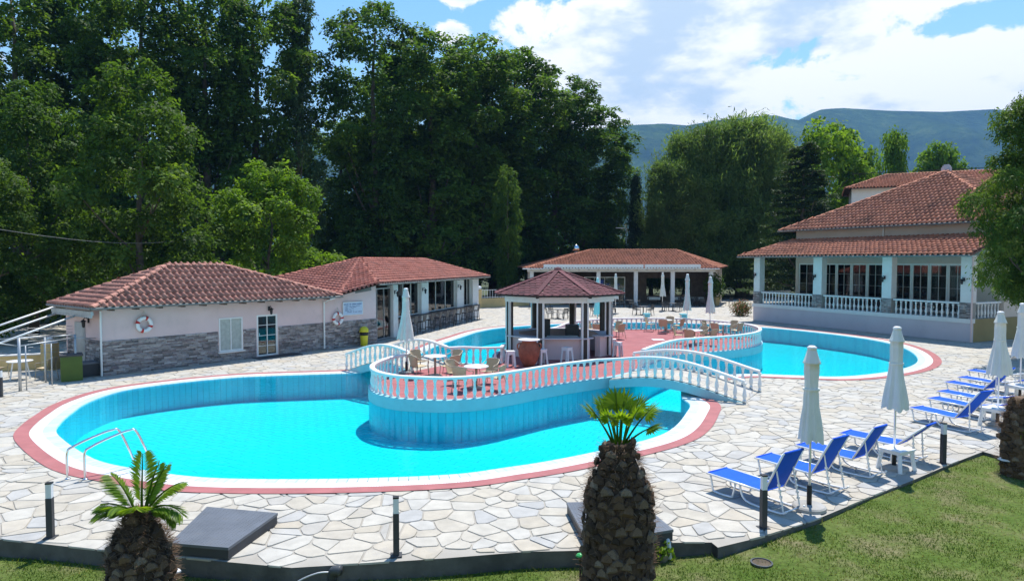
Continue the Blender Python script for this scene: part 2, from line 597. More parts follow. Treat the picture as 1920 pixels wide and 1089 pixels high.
# island floor: red slabs with pale worn joints
def floor_mat():
    m, nt, pb = new_mat('island_paving')
    pb.inputs['Roughness'].default_value = .8
    t = N(nt, 'ShaderNodeTexCoord')
    mp = N(nt, 'ShaderNodeMapping'); mp.inputs['Rotation'].default_value = (0, 0, R(38))
    nt.links.new(t.outputs['Object'], mp.inputs[0])
    b_ = N(nt, 'ShaderNodeTexBrick', offset=0.0)
    nt.links.new(mp.outputs[0], b_.inputs['Vector'])
    b_.inputs['Scale'].default_value = 1.0
    b_.inputs['Brick Width'].default_value = .4; b_.inputs['Row Height'].default_value = .4
    b_.inputs['Mortar Size'].default_value = .012
    b_.inputs['Color1'].default_value = (.36, .105, .11, 1); b_.inputs['Color2'].default_value = (.30, .085, .09, 1)
    b_.inputs['Mortar'].default_value = (.2, .07, .07, 1)
    n = sstep(nt, noise(nt, .9, 6, .65), .45, .75)
    c = mixc(nt, nmath(nt, 'MULTIPLY', n, .3), b_.outputs[0], (.45, .22, .21))
    nt.links.new(c, pb.inputs['Base Color'])
    return m
M['island_floor'] = floor_mat()
def pool_floor_mat():
    m, nt, pb = new_mat('pool_floor_tiles')
    pb.inputs['Roughness'].default_value = .4
    t = N(nt, 'ShaderNodeTexCoord')
    mp = N(nt, 'ShaderNodeMapping'); mp.inputs['Rotation'].default_value = (0, 0, R(28))
    wv = N(nt, 'ShaderNodeTexNoise'); wv.inputs['Scale'].default_value = 2.2  # tile lines warped in the texture, imitating refraction through the ripples
    nt.links.new(t.outputs['Object'], wv.inputs['Vector'])
    ad = N(nt, 'ShaderNodeVectorMath', operation='MULTIPLY_ADD'); ad.inputs[1].default_value = (.22, .22, 0)
    nt.links.new(wv.outputs['Color'], ad.inputs[0]); nt.links.new(t.outputs['Object'], ad.inputs[2])
    nt.links.new(ad.outputs[0], mp.inputs[0])
    b_ = N(nt, 'ShaderNodeTexBrick')
    nt.links.new(mp.outputs[0], b_.inputs['Vector'])
    b_.inputs['Scale'].default_value = 1.0
    b_.inputs['Brick Width'].default_value = .5; b_.inputs['Row Height'].default_value = .25
    b_.inputs['Mortar Size'].default_value = .014
    b_.inputs['Color1'].default_value = (.24, .72, .78, 1); b_.inputs['Color2'].default_value = (.28, .76, .80, 1)
    b_.inputs['Mortar'].default_value = (.11, .42, .52, 1)
    nt.links.new(b_.outputs[0], pb.inputs['Base Color'])
    return m
M['pool_floor'] = pool_floor_mat()
def water_mat():
    m, nt, pb = new_mat('water')
    nt.nodes.remove(pb)
    t = N(nt, 'ShaderNodeBsdfTransparent'); t.inputs[0].default_value = (.16, .95, .995, 1)
    g = N(nt, 'ShaderNodeBsdfGlossy'); g.inputs['Roughness'].default_value = .04
    f = N(nt, 'ShaderNodeFresnel'); f.inputs['IOR'].default_value = 1.13
    h = nmath(nt, 'ADD', noise(nt, 2.4, 3, .5, stretch=(1, 1.6, 1)), nmath(nt, 'MULTIPLY', noise(nt, 9, 2, .5), .3))
    b_ = N(nt, 'ShaderNodeBump'); b_.inputs['Strength'].default_value = .35; b_.inputs['Distance'].default_value = .05
    nt.links.new(h, b_.inputs['Height'])
    nt.links.new(b_.outputs[0], g.inputs['Normal']); nt.links.new(b_.outputs[0], f.inputs['Normal'])
    mx = N(nt, 'ShaderNodeMixShader')
    nt.links.new(f.outputs[0], mx.inputs[0]); nt.links.new(t.outputs[0], mx.inputs[1]); nt.links.new(g.outputs[0], mx.inputs[2])
    nt.links.new(mx.outputs[0], nt.nodes['Material Output'].inputs['Surface'])
    return m
M['water'] = water_mat()
def far_paving_mat():
    """the same crazy paving where the stones are too far off to pick apart"""
    m, nt, pb = new_mat('far_paving')
    pb.inputs['Roughness'].default_value = .8
    t = N(nt, 'ShaderNodeTexCoord')
    v = N(nt, 'ShaderNodeTexVoronoi'); v.inputs['Scale'].default_value = 1.9
    e = N(nt, 'ShaderNodeTexVoronoi', feature='DISTANCE_TO_EDGE'); e.inputs['Scale'].default_value = 1.9
    nt.links.new(t.outputs['Object'], v.inputs['Vector']); nt.links.new(t.outputs['Object'], e.inputs['Vector'])
    sp = N(nt, 'ShaderNodeSeparateColor'); nt.links.new(v.outputs['Color'], sp.inputs[0])
    c = ramp(nt, sp.outputs[0], STONE)
    n = ramp(nt, noise(nt, 2.2, 6), [(.25, (.8,) * 3), (.75, (1.1,) * 3)])
    c = mixc(nt, 1.0, c, n, 'MULTIPLY')
    j = sstep(nt, e.outputs['Distance'], .02, .05)
    c = mixc(nt, j, (.26, .245, .225), c)
    nt.links.new(c, pb.inputs['Base Color'])
    return m
M['far_paving'] = far_paving_mat()
M['mortar'] = mat('mortar', (.29, .27, .245), .95, var=.2, scale=1.2, bump=.2)
def lawn_mat():
    m, nt, pb = new_mat('lawn_soil')
    pb.inputs['Roughness'].default_value = .95
    pb.inputs['Specular IOR Level'].default_value = .1
    a = noise(nt, 1.1, 6, .62); b_ = noise(nt, 14, 5, .6)
    c = ramp(nt, a, [(.32, (.075, .125, .02)), (.5, (.11, .15, .035)), (.64, (.17, .165, .075)), (.74, (.26, .22, .13))])
    k = ramp(nt, b_, [(.3, (.55,) * 3), (.7, (1.2,) * 3)])
    nt.links.new(mixc(nt, 1.0, c, k, 'MULTIPLY'), pb.inputs['Base Color'])
    add_bump(nt, pb, noise(nt, 30, 4), .6, .03)
    return m
M['lawn'] = lawn_mat()
M['far_ground'] = mat('far_ground', (.06, .075, .03), .95, var=.35, scale=.2)
M['grass_blade'] = leaf_mat('grass_blade', [(0, (.06, .12, .016)), (.45, (.11, .175, .025)), (.7, (.19, .20, .055)), (1, (.32, .27, .13))], .35, .6, (1.2, 1.2, .6), 0, .2)
M['bark'] = mat('bark', (.11, .09, .07), .95, var=.4, scale=3, bump=.6, bscale=12)
M['leaf_plane'] = leaf_mat('leaf_plane', [(0, (.044, .092, .022)), (.5, (.078, .152, .032)), (.85, (.125, .215, .042)), (1, (.17, .265, .055))], .55)
M['leaf_maple'] = leaf_mat('leaf_maple', [(0, (.042, .085, .02)), (.5, (.075, .145, .028)), (.85, (.12, .205, .038)), (1, (.16, .25, .05))], .5)
M['leaf_bright'] = leaf_mat('leaf_bright', [(0, (.08, .16, .018)), (.5, (.13, .24, .028)), (.85, (.19, .31, .04)), (1, (.24, .36, .055))], .52)
M['leaf_grey'] = leaf_mat('leaf_grey', [(0, (.03, .065, .036)), (.5, (.05, .10, .048)), (1, (.11, .17, .085))], .38)
M['leaf_pine'] = leaf_mat('leaf_pine', [(0, (.085, .145, .045)), (.5, (.14, .22, .07)), (1, (.22, .31, .10))], .55, tcol=(1.2, 1.25, .6))
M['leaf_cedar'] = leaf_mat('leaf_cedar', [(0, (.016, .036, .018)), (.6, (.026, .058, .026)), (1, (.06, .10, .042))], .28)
M['leaf_acacia'] = leaf_mat('leaf_acacia', [(0, (.04, .08, .018)), (.5, (.075, .14, .028)), (1, (.15, .225, .05))], .48)
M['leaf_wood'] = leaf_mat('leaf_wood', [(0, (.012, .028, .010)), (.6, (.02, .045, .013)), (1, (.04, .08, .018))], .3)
M['frond'] = leaf_mat('frond', [(0, (.09, .18, .012)), (.5, (.16, .28, .02)), (1, (.28, .38, .04))], .5, .4)
M['palm_bark'] = tint_mat('palm_bark', [(0, (.045, .032, .022)), (.35, (.095, .06, .038)), (.7, (.16, .102, .062)), (.92, (.2, .145, .10)), (1, (.28, .22, .16))], .95, True, 18, .55, .8, 45)
M['palm_fibre'] = tint_mat('palm_fibre', [(0, (.09, .05, .03)), (.6, (.18, .11, .065)), (1, (.3, .21, .13))], .95, False, 14, .3, 0)
M['flower'] = leaf_mat('flower', [(0, (.05, .10, .02)), (.55, (.09, .15, .03)), (.6, (.32, .12, .10)), (1, (.45, .2, .16))], .3)
def hill_mat():
    m, nt, pb = new_mat('forest_hillside')
    pb.inputs['Roughness'].default_value = 1.0
    pb.inputs['Specular IOR Level'].default_value = 0
    a = noise(nt, .012, 8, .7); b_ = noise(nt, .0022, 5, .6)
    c = ramp(nt, a, [(.35, (.02, .045, .014)), (.55, (.055, .10, .028)), (.72, (.12, .16, .055))])
    k = ramp(nt, b_, [(.35, (.55, .6, .6)), (.65, (1.4, 1.35, 1.1))])
    nt.links.new(mixc(nt, 1.0, c, k, 'MULTIPLY'), pb.inputs['Base Color'])
    add_bump(nt, pb, a, 1.0, 40)
    return m
M['hill'] = hill_mat()
# ------------------------------------------------------------------ the setting: ground, deck, pool, island
V2 = lambda l: [Vector((a, b_, 0)) for a, b_ in l]
pool_pts = ([at(*p) for p in ((113, 793), (133, 775), (167, 753), (233, 732), (333, 718), (433, 708.5), (500, 705), (633, 700.7), (680, 698))]
            + V2([(-5.75, 29.6), (-5.1, 31.6), (-4.5, 34.4), (-4.05, 37.6), (-3.1, 41.4), (-2.1, 45), (-.5, 47.6), (3.44, 50.3), (9.56, 51.6), (14.5, 50.2),
                  (17.7, 47.3), (19.9, 43.6), (21.0, 39.9), (20.6, 36.1), (18.84, 32.0), (16.4, 29.2), (13.3, 27.5), (11.4, 27.75), (9.4, 28.1), (7.5, 27.1), (6.3, 25.2),
                  (5.75, 23.3), (5.72, 22.1), (5.35, 21.0)])
            + [at(*p) for p in ((1265, 800), (1223, 821), (1119.5, 846), (1020, 865.5), (949.5, 876), (857, 888.5), (712, 895.5), (567, 898), (433, 897), (350, 892),
                                (277, 882), (200, 868), (157, 850), (120, 825), (105, 808))])
pool = catmull(pool_pts, 5, True)
pool.reverse()
if area2(pool) < 0:
    pool.reverse()
pool = resample(pool, .21, True)
ring1, ring2, ring3 = offset(pool, .30), offset(pool, .60), offset(pool, .94)

FLOOR_Z, WATER_Z, ISL_Z = -0.98, -0.035, 0.33
edge_px = ((-260, 985), (0, 1009), (77, 1017), (187, 1029), (327, 1042), (547, 1062), (700, 1053), (836, 1044), (985, 1032), (1105, 1029.5), (1265, 1015), (1334, 1014.5), (1346, 1024),
           (1430, 1004), (1527, 973), (1612, 938), (1708, 900), (1781, 869), (1843, 845), (1890, 858), (2050, 872))
edge = [at(*p) for p in edge_px]
deck = edge + V2([(45, 16), (60, 30), (60, 82), (-34, 82), (-34, 26), (-20, 12.6)])

def lawn_z(x, y):
    t = max(0.0, min(1.0, (x - 1.0) / 5.0))
    t = t * t * (3 - 2 * t)
    return -.29 + .21 * t + .012 * math.sin(1.7 * x + .6 * y) + .01 * math.sin(2.9 * y - x)

# far ground sheet, with a hole where the pool is dug
g = MB().flat(V2([(-6000, -300), (6000, -300), (6000, 9000), (-6000, 9000)]), [list(reversed(offset(pool, .5)))], -.36)
structure(g.build('ground', M['far_ground']))
# lawn
nx, ny = 90, 60
xs, ys = np.linspace(-26, 32, nx), np.linspace(3, 24, ny)
lv = [(x, y, lawn_z(x, y)) for y in ys for x in xs]
lf = [(j * nx + i, j * nx + i + 1, (j + 1) * nx + i + 1, (j + 1) * nx + i) for j in range(ny - 1) for i in range(nx - 1)
      if ys[j + 1] < 14.4 or xs[i] > 7.0 and ys[j] < 17.5]
lawn = structure(MB().add(lv, lf).build('lawn', M['lawn'], smooth=True))

# deck slab
def deck_mat():
    m = M['far_paving'].copy()
    m.name = 'deck_surface'
    nt = m.node_tree
    pb = nt.nodes['Principled BSDF']
    src = pb.inputs['Base Color'].links[0].from_socket
    t = N(nt, 'ShaderNodeTexCoord')
    sx = N(nt, 'ShaderNodeSeparateXYZ'); nt.links.new(t.outputs['Object'], sx.inputs[0])
    f = nmath(nt, 'GREATER_THAN', sx.outputs[1], 35.3)
    mo = ramp(nt, noise(nt, 1.2, 6), [(.3, (.30, .275, .235)), (.7, (.38, .355, .31))])
    nt.links.new(mixc(nt, f, mo, src), pb.inputs['Base Color'])
    return m
pavement = structure(MB().flat(deck, [list(reversed(ring1))], -.014).build('pavement', deck_mat()))

# kerb wall at the deck edge
kb = MB()
ins = []
for i, p in enumerate(edge):
    a, c = edge[max(0, i - 1)], edge[min(len(edge) - 1, i + 1)]
    d = (c - a).normalized()
    ins.append(p + Vector((-d.y, d.x, 0)) * .16)
for i in range(len(edge) - 1):
    a, b_, c, d = edge[i], edge[i + 1], ins[i + 1], ins[i]
    kb.prism([a, b_, c, d], -.5, -.016)
structure(kb.build('kerb', M['kerb']))

# crazy paving: irregular flagstones (cells of random seeds, cut back for the joints)
def crazy_paving():
    seeds = []
    step = .53
    y = 10.3
    ring_in = offset(pool, .52)
    bb = [(min(p.x for p in ring_in), max(p.x for p in ring_in)), (min(p.y for p in ring_in), max(p.y for p in ring_in))]
    deckpoly = deck
    row = 0
    while y < 35.6:
        half = .80 * y + 1.5
        x = -half
        while x < half:
            for k in range(2 if random.random() < .38 else 1):
                px = x + (random.random() - .5) * step * 1.05
                py = y + (random.random() - .5) * step * 1.05
                seeds.append((px, py))
            x += step
        y += step
    grid = {}
    for i, s in enumerate(seeds):
        grid.setdefault((int(s[0] // 1.0), int(s[1] // 1.0)), []).append(i)
    stones = []
    gap = .013
    for i, (sx, sy) in enumerate(seeds):
        if sy > 35.3 or abs(sx) > .78 * sy + .8:
            continue
        if not inside((sx, sy), deckpoly):
            continue
        if bb[0][0] < sx < bb[0][1] and bb[1][0] < sy < bb[1][1] and inside((sx, sy), ring_in):
            continue
        gx, gy = int(sx // 1.0), int(sy // 1.0)
        nb = []
        for a in range(-2, 3):
            for b_ in range(-2, 3):
                nb += grid.get((gx + a, gy + b_), ())
        nb = sorted(((seeds[j][0] - sx) ** 2 + (seeds[j][1] - sy) ** 2, j) for j in nb if j != i)
        poly = [(sx - 1.1, sy - 1.1), (sx + 1.1, sy - 1.1), (sx + 1.1, sy + 1.1), (sx - 1.1, sy + 1.1)]
        def clip(poly, nx, ny, c):     # keep nx*x+ny*y<=c
            out = []
            for k in range(len(poly)):
                a, b_ = poly[k - 1], poly[k]
                da, db = nx * a[0] + ny * a[1] - c, nx * b_[0] + ny * b_[1] - c
                if (da <= 0) != (db <= 0):
                    t = da / (da - db)
                    out.append((a[0] + (b_[0] - a[0]) * t, a[1] + (b_[1] - a[1]) * t))
                if db <= 0:
                    out.append(b_)
            return out
        for d2, j in nb[:26]:
            d = math.sqrt(d2)
            if d < .02:
                continue
            nx, ny = (seeds[j][0] - sx) / d, (seeds[j][1] - sy) / d
            g_ = gap * (.7 + .8 * ((i * 7 + j * 7) % 11) / 11)
            poly = clip(poly, nx, ny, nx * sx + ny * sy + d / 2 - g_)
            if len(poly) < 3:
                break
        if len(poly) < 3:
            continue
        # the deck's front edge
        if sy < 20:
            for k in range(len(edge) - 1):
                a, b_ = edge[k], edge[k + 1]
                if max(a.x, b_.x) < sx - 1.2 or min(a.x, b_.x) > sx + 1.2:
                    continue
                d = (b_ - a).normalized()
                nx, ny = d.y, -d.x
                if nx * sx + ny * sy > nx * a.x + ny * a.y:
                    continue
                poly = clip(poly, nx, ny, nx * a.x + ny * a.y + .012)
                if len(poly) < 3:
                    break
        if len(poly) < 3:
            continue
        # knock the corners off unevenly
        q = []
        for k in range(len(poly)):
            a, b_, c = poly[k - 1], poly[k], poly[(k + 1) % len(poly)]
            l1 = math.dist(a, b_); l2 = math.dist(b_, c)
            if l1 < .05 or l2 < .05:
                q.append(b_)
                continue
            r1 = min(.06 * random.uniform(.3, 1.2), l1 * .35); r2 = min(.06 * random.uniform(.3, 1.2), l2 * .35)
            q.append((b_[0] + (a[0] - b_[0]) * r1 / l1, b_[1] + (a[1] - b_[1]) * r1 / l1))
            q.append((b_[0] + (c[0] - b_[0]) * r2 / l2, b_[1] + (c[1] - b_[1]) * r2 / l2))
        ar = abs(sum(q[k - 1][0] * q[k][1] - q[k][0] * q[k - 1][1] for k in range(len(q)))) / 2
        if ar < .015:
            continue
        cx, cy_ = sum(p[0] for p in q) / len(q), sum(p[1] for p in q) / len(q)
        stones.append((ar / (cx * cx + cy_ * cy_) / cy_, q, cx, cy_))
    stones.sort(key=lambda s: -s[0])
    vis = [s for s in stones if abs(s[2]) < .745 * s[3]]
    top = vis[:300]
    ids = {id(s) for s in top}
    rest = [s for s in stones if id(s) not in ids]
    def add_stone(mb, q, cx, cy_):
        n = len(q)
        zt = random.uniform(-.002, .006)
        tx, ty = random.uniform(-.008, .008), random.uniform(-.008, .008)
        top_ = [(cx + (p[0] - cx) * .975, cy_ + (p[1] - cy_) * .975, zt + (p[0] - cx) * tx + (p[1] - cy_) * ty) for p in q]
        mid = [(p[0], p[1], zt - .007) for p in q]
        bot = [(p[0], p[1], -.03) for p in q]
        fs = [tuple(range(n))]
        fs += [(n + k, n + (k + 1) % n, (k + 1) % n, k) for k in range(n)]
        fs += [(2 * n + k, 2 * n + (k + 1) % n, n + (k + 1) % n, n + k) for k in range(n)]
        return mb.add(top_ + mid + bot, fs), len(fs)
    for s in top:
        mb, nf = add_stone(MB(), s[1], s[2], s[3])
        me = mb.mesh('paving_stone')
        me.materials.append(M['stone'])
        set_tint(me, random.random())
        link('paving_stone', me, pavement)
    mb = MB(); tt = []
    for s in rest:
        _, nf = add_stone(mb, s[1], s[2], s[3])
        tt += [random.random()] * nf
    me = mb.mesh('paving_stones')
    me.materials.append(M['stone'])
    a = me.attributes.new('tint', 'FLOAT', 'FACE'); a.data.foreach_set('value', np.array(tt, np.float32))
    stuff(link('paving_stones', me, pavement))
crazy_paving()

# swimming pool
M['joint_blue'] = mat('joint_blue', (.09, .34, .50), .6)
basin = structure(MB().flat(offset(pool, .3), [], FLOOR_Z).build('pool_basin', M['pool_floor']))
def near_first(n, keyf):
    return sorted(range(n), key=keyf)
# wall tiles (upright panels) and edge tiles; the ones that show largest are parts of their own
def wall_tiles(line, z0, z1, into, parent, name, mat_, step=1, faces_cam=True, limit=300, thick=.02, gap=.011):
    """upright tile panels along a closed line; into: +1 pool wall (faces inward), -1 island wall (faces outward)"""
    n = len(line)
    items = []
    for i in range(0, n, step):
        a, b_ = line[i], line[(i + step) % n]
        d = (b_ - a)
        L = d.length
        d.normalize()
        nrm = Vector((-d.y, d.x, 0)) * into
        mid = (a + b_) / 2
        toc = Vector((-mid.x, -mid.y, 0)).normalized()
        items.append((toc.dot(nrm) > .05, mid.length, a + d * gap / 2, b_ - d * gap / 2, nrm))
    items.sort(key=lambda t: (not t[0], t[1]))
    mb = MB(); tt = []
    k = 0
    for vis, dist, a, b_, nrm in items:
        j = random.uniform(0, .004)
        o1, o2 = nrm * (thick * .5 + j), nrm * (-thick)
        vs = [a + o1, b_ + o1, b_ + o2, a + o2]
        t_ = MB().prism([(p.x, p.y) for p in vs], z0, z1)
        if vis and k < limit:
            me = t_.mesh(name); me.materials.append(mat_); set_tint(me, random.random())
            link(name, me, parent); k += 1
        else:
            mb.add(t_.v, t_.f); tt += [random.random()] * len(t_.f)
    if mb.v:
        me = mb.mesh(name + 's'); me.materials.append(mat_)
        a_ = me.attributes.new('tint', 'FLOAT', 'FACE'); a_.data.foreach_set('value', np.array(tt, np.float32))
        stuff(link(name + 's', me, parent))
structure(MB().ring(list(reversed(offset(pool, .03))), list(reversed(offset(pool, .03))), -.03, FLOOR_Z).build('pool_wall', M['joint_blue']))
wall_tiles(pool, FLOOR_Z, -.02, 1, basin, 'wall_tile', M['pool_tile'], 1, True, 230)
# tile ledge, white grating and red band round the pool
surround = structure(MB().ring(ring2, ring3, .017).build('pool_surround', M['red_ring']))
def edge_tiles():
    n = len(pool)
    items = [((pool[i].length) if abs(pool[i].x) < .75 * pool[i].y else 999, i) for i in range(n)]
    items.sort()
    mb = MB(); tt = []
    for k, (d, i) in enumerate(items):
        j = (i + 1) % n
        q = [pool[i].lerp(pool[j], .03), pool[i].lerp(pool[j], .97), ring1[i].lerp(ring1[j], .97), ring1[i].lerp(ring1[j], .03)]
        t_ = MB().prism([(p.x, p.y) for p in q], -.03, .006)
        if k < 290:
            me = t_.mesh('edge_tile'); me.materials.append(M['pool_edge']); set_tint(me, random.random())
            link('edge_tile', me, surround)
        else:
            mb.add(t_.v, t_.f); tt += [random.random()] * len(t_.f)
    me = mb.mesh('edge_tiles'); me.materials.append(M['pool_edge'])
    a_ = me.attributes.new('tint', 'FLOAT', 'FACE'); a_.data.foreach_set('value', np.array(tt, np.float32))
    stuff(link('edge_tiles', me, surround))
    # overflow grating: bars across a dark channel
    gb = MB()
    for i in range(n):
        j = (i + 1) % n
        for a, b_ in ((.0, .24), (.28, .49), (.53, .74), (.78, .97)):
            q = [ring1[i].lerp(ring1[j], a), ring1[i].lerp(ring1[j], b_), ring2[i].lerp(ring2[j], b_), ring2[i].lerp(ring2[j], a)]
            gb.prism([(p.x, p.y) for p in q], .0, .013)
    stuff(gb.build('grating_bars', M['grating'], surround))
    MB().ring(offset(pool, .29), ring2, -.008).build('gutter_channel', M['concrete'], surround)
edge_tiles()
tag(structure(MB().flat(offset(pool, .01), [], WATER_Z).build('water', M['water'])))

# the island
isl_near_px = [(698, 727), (711, 737.5), (744, 745.5), (775, 748), (807, 749.5), (848, 749.5), (911, 744.5), (973, 734), (1036, 722), (1098, 712.5), (1150, 705.5)]
isl_near = [at(a, b_, ISL_Z) for a, b_ in isl_near_px]
left_lobe = V2([(-3.9, 26.8), (-4.5, 25.6), (-4.78, 24.2)])
right_lobe = V2([(4.6, 26.5), (6.1, 29.3), (7.44, 31.3), (8.7, 32.1), (10.75, 33.2), (12.4, 34.9), (13.3, 37.4), (13.0, 40), (11.0, 42.6), (8.3, 43.2), (5.66, 42.6), (3.5, 40.5), (2.5, 37.6), (1.5, 35.6)])
back = V2([(.1, 34.3), (-.6, 32.4), (-.75, 30.6), (-.5, 28.9), (-1.4, 28.5), (-2.9, 29.0), (-3.5, 28.6)])
flatv = lambda l: [Vector((p.x, p.y, 0)) for p in l]
front_line = catmull(left_lobe + flatv(isl_near), 6)
rl_line = catmull(right_lobe, 6)
island_out = front_line + rl_line + catmull(back, 4)
if area2(island_out) < 0:
    island_out.reverse()
island = structure(MB().flat(offset(island_out, .1), [], ISL_Z).build('island', M['island_floor']))
iw = resample(offset(island_out, .1), .24, True)
MB().ring(list(reversed(offset(iw, -.02))), list(reversed(offset(iw, -.02))), ISL_Z - .005, FLOOR_Z).build('core_wall', M['joint_blue'], island)
wall_tiles(iw, FLOOR_Z, -.035, -1, island, 'wall_tile', M['pool_tile'], 1, True, 240)
def band():
    o = offset(iw, .035)
    mb = MB().ring(list(reversed(iw)), list(reversed(iw)), ISL_Z + .012, ISL_Z + .012)
    mb = MB()
    mb.ring(list(reversed(o)), list(reversed(o)), ISL_Z + .012, -.03)
    mb.ring(offset(iw, -.16), o, ISL_Z + .012)
    mb.build('edge_band', M['pool_tile_band'], island)
M['pool_tile_band'] = mat('pool_tile_band', (.30, .52, .58), .5, var=.06, scale=1.5, dirt=.1)
band()

# footbridges
def bridge_path(a, b_, h=.36, n=18):
    """from the island (a) down to the deck (b_)"""
    out = []
    for i in range(n + 1):
        t = i / n
        z = ISL_Z * (1 - t) + .02 * t + h * math.sin(math.pi * t ** .92) ** 1.15
        p = Vector(a).lerp(Vector(b_), t)
        out.append(Vector((p.x, p.y, z)))
    return out
def footbridge(a, b_, off, label):
    pa = bridge_path(a, b_)
    pb = [p + Vector(off) for p in pa]
    t = thing('footbridge', label, 'footbridge', (0, 0, 0))
    n = len(pa)
    def slab(zo, th, shrink, name, m):
        vs = []
        for p, q in zip(pa, pb):
            d = (q - p).normalized() * shrink
            for e in (p - d, q + d):
                vs.append((e.x, e.y, e.z + zo))
            for e in (p - d, q + d):
                vs.append((e.x, e.y, max(e.z + zo - th, -.9)))
        fs = []
        for i in range(n - 1):
            o, u = i * 4, (i + 1) * 4
            fs += [(o, o + 1, u + 1, u), (o + 2, u + 2, u + 3, o + 3), (o, u, u + 2, o + 2), (o + 1, o + 3, u + 3, u + 1)]
        fs += [(0, 2, 3, 1), ((n - 1) * 4, (n - 1) * 4 + 1, (n - 1) * 4 + 3, (n - 1) * 4 + 2)]
        MB().add(vs, fs).build(name, m, t)
    slab(0, .03, .0, 'walkway', M['far_paving'])
    slab(-.032, .30, .07, 'arched_slab', M['pool_tile_band'])
    return pa, pb
BR_A, BR_B, BR_O = Vector((3.55, 24.95, 0)), Vector((7.55, 22.35, 0)), Vector((1.2, 1.98, 0))
br_near, br_far = footbridge(BR_A, BR_B, BR_O, 'arched footbridge with white balustrades leading from the island to the sun loungers')
BL_A, BL_B, BL_O = Vector((-3.85, 26.7, 0)), Vector((-6.95, 29.0, 0)), Vector((1.25, 1.85, 0))
bl_near, bl_far = footbridge(BL_A, BL_B, BL_O, 'arched footbridge leading from the island towards the low pink pool house')

# balustrades
def baluster_mesh(h):
    k = h / .62
    pr = [(.062, 0), (.062, .05), (.036, .07), (.046, .10), (.066, .17), (.068, .22), (.055, .30), (.038, .38), (.033, .44), (.05, .465), (.034, .49), (.05, .545), (.062, .56), (.062, .62)]
    mb = MB().lathe([(r, z * k) for r, z in pr], 8)
    me = mb.mesh('baluster', False)
    me.materials.append(M['white_paint'])
    return me
BAL = baluster_mesh(.62)
def sweep(path, w_, h_):
    """a coping of rectangular section along a 3-D path"""
    vs, fs = [], []
    n = len(path)
    for i, p in enumerate(path):
        d = path[min(i + 1, n - 1)] - path[max(i - 1, 0)]
        d.z = 0
        d.normalize()
        s = Vector((d.y, -d.x, 0)) * w_ / 2
        e = .016
        for o, z in ((-1, 0), (1, 0), (1, h_ - e), (.8, h_), (-.8, h_), (-1, h_ - e)):
            vs.append(p + s * o + Vector((0, 0, z)))
    for i in range(n - 1):
        for k in range(6):
            fs.append((i * 6 + k, i * 6 + (k + 1) % 6, (i + 1) * 6 + (k + 1) % 6, (i + 1) * 6 + k))
    fs += [tuple(range(5, -1, -1)), tuple((n - 1) * 6 + k for k in range(6))]
    return MB().add(vs, fs)
def balustrade(path, label, spacing=.31, bh=.62, ends=(True, True)):
    t = thing('balustrade', label, 'balustrade', (0, 0, 0), 0, 'white balustrades of the pool island')
    path = [Vector(p) for p in path]
    sweep([p + Vector((0, 0, bh + .02)) for p in path], .17, .085).build('handrail', M['white_paint'], t)
    pts = resample(path, spacing)
    for i, p in enumerate(pts):
        if (i == 0 and not ends[0]) or (i == len(pts) - 1 and not ends[1]):
            continue
        o = link('baluster', BAL, t, (p.x, p.y, p.z + .012))
        o.rotation_euler = (0, 0, .39)
    return t
up = lambda l, z: [Vector((p.x, p.y, z)) for p in l]
bp_front = up(front_line, ISL_Z)
balustrade(bp_front[:-4] + br_near[2:], 'long white balustrade curving along the near side of the island and down the bridge')
balustrade(br_far, 'white balustrade on the far side of the bridge to the sun loungers')
balustrade(up(rl_line[3:], ISL_Z), 'white balustrade looping round the far island lobe beyond the gazebo')
balustrade(list(reversed(bl_near)), 'white balustrade on the near side of the bridge by the pool house')
balustrade(list(reversed(bl_far)) + up(V2([(-2.0, 28.75), (-1.2, 28.45), (-.45, 28.6), (-.35, 29.6)]), ISL_Z), 'white balustrade from the far side of the pool house bridge along to the gazebo')

# hills, built as one folded sheet
def hills():
    crest_px = [(-900, 300), (-400, 270), (100, 262), (500, 258), (800, 262), (1000, 250), (1178, 240), (1236, 232), (1286, 236), (1336, 227), (1400, 221), (1447, 216.6), (1490, 227),
                (1520, 212), (1536, 206), (1575, 204), (1660, 209), (1760, 211), (1856, 206), (1950, 214), (2200, 235), (2600, 280), (3000, 330)]
    xs_ = np.linspace(-3600, 4400, 260)
    cx = np.array([(a - 960) / FPX * 2900 for a, b_ in crest_px]); cz = np.array([(489 - b_) / FPX * 2900 for a, b_ in crest_px])
    crest = np.interp(xs_, cx, cz)
    ny_ = 70
    ts = np.linspace(0, 1, ny_)
    r2 = np.random.default_rng(3)
    fr = r2.uniform(.002, .016, 22); ph = r2.uniform(0, 6.28, 22); fy = r2.uniform(-.006, .006, 22)
    V = []
    for t in ts:
        y = 1500 + 1400 * t
        prof = t ** 1.35
        wig = sum(np.sin(xs_ * f + p_ + y * g_) / (1 + f * 250) for f, p_, g_ in zip(fr, ph, fy))
        z = crest * prof + wig * 110 * t * (1 - t ** 2.5) - 6 * (1 - t)
        V.append(np.stack([xs_, np.full_like(xs_, y), z], 1))
    V.append(np.stack([xs_, np.full_like(xs_, 3500.), crest * .8], 1))
    V.append(np.stack([xs_, np.full_like(xs_, 4200.), np.full_like(xs_, -5.)], 1))
    V = np.concatenate(V)
    n_, m_ = len(xs_), ny_ + 2
    i, j = np.meshgrid(np.arange(n_ - 1), np.arange(m_ - 1))
    a = (j * n_ + i).ravel()
    F = np.stack([a, a + 1, a + 1 + n_, a + n_], 1)
    me = fast_mesh('hills', V, F, M['hill'], smooth=True)
    structure(link('hills', me))
hills()
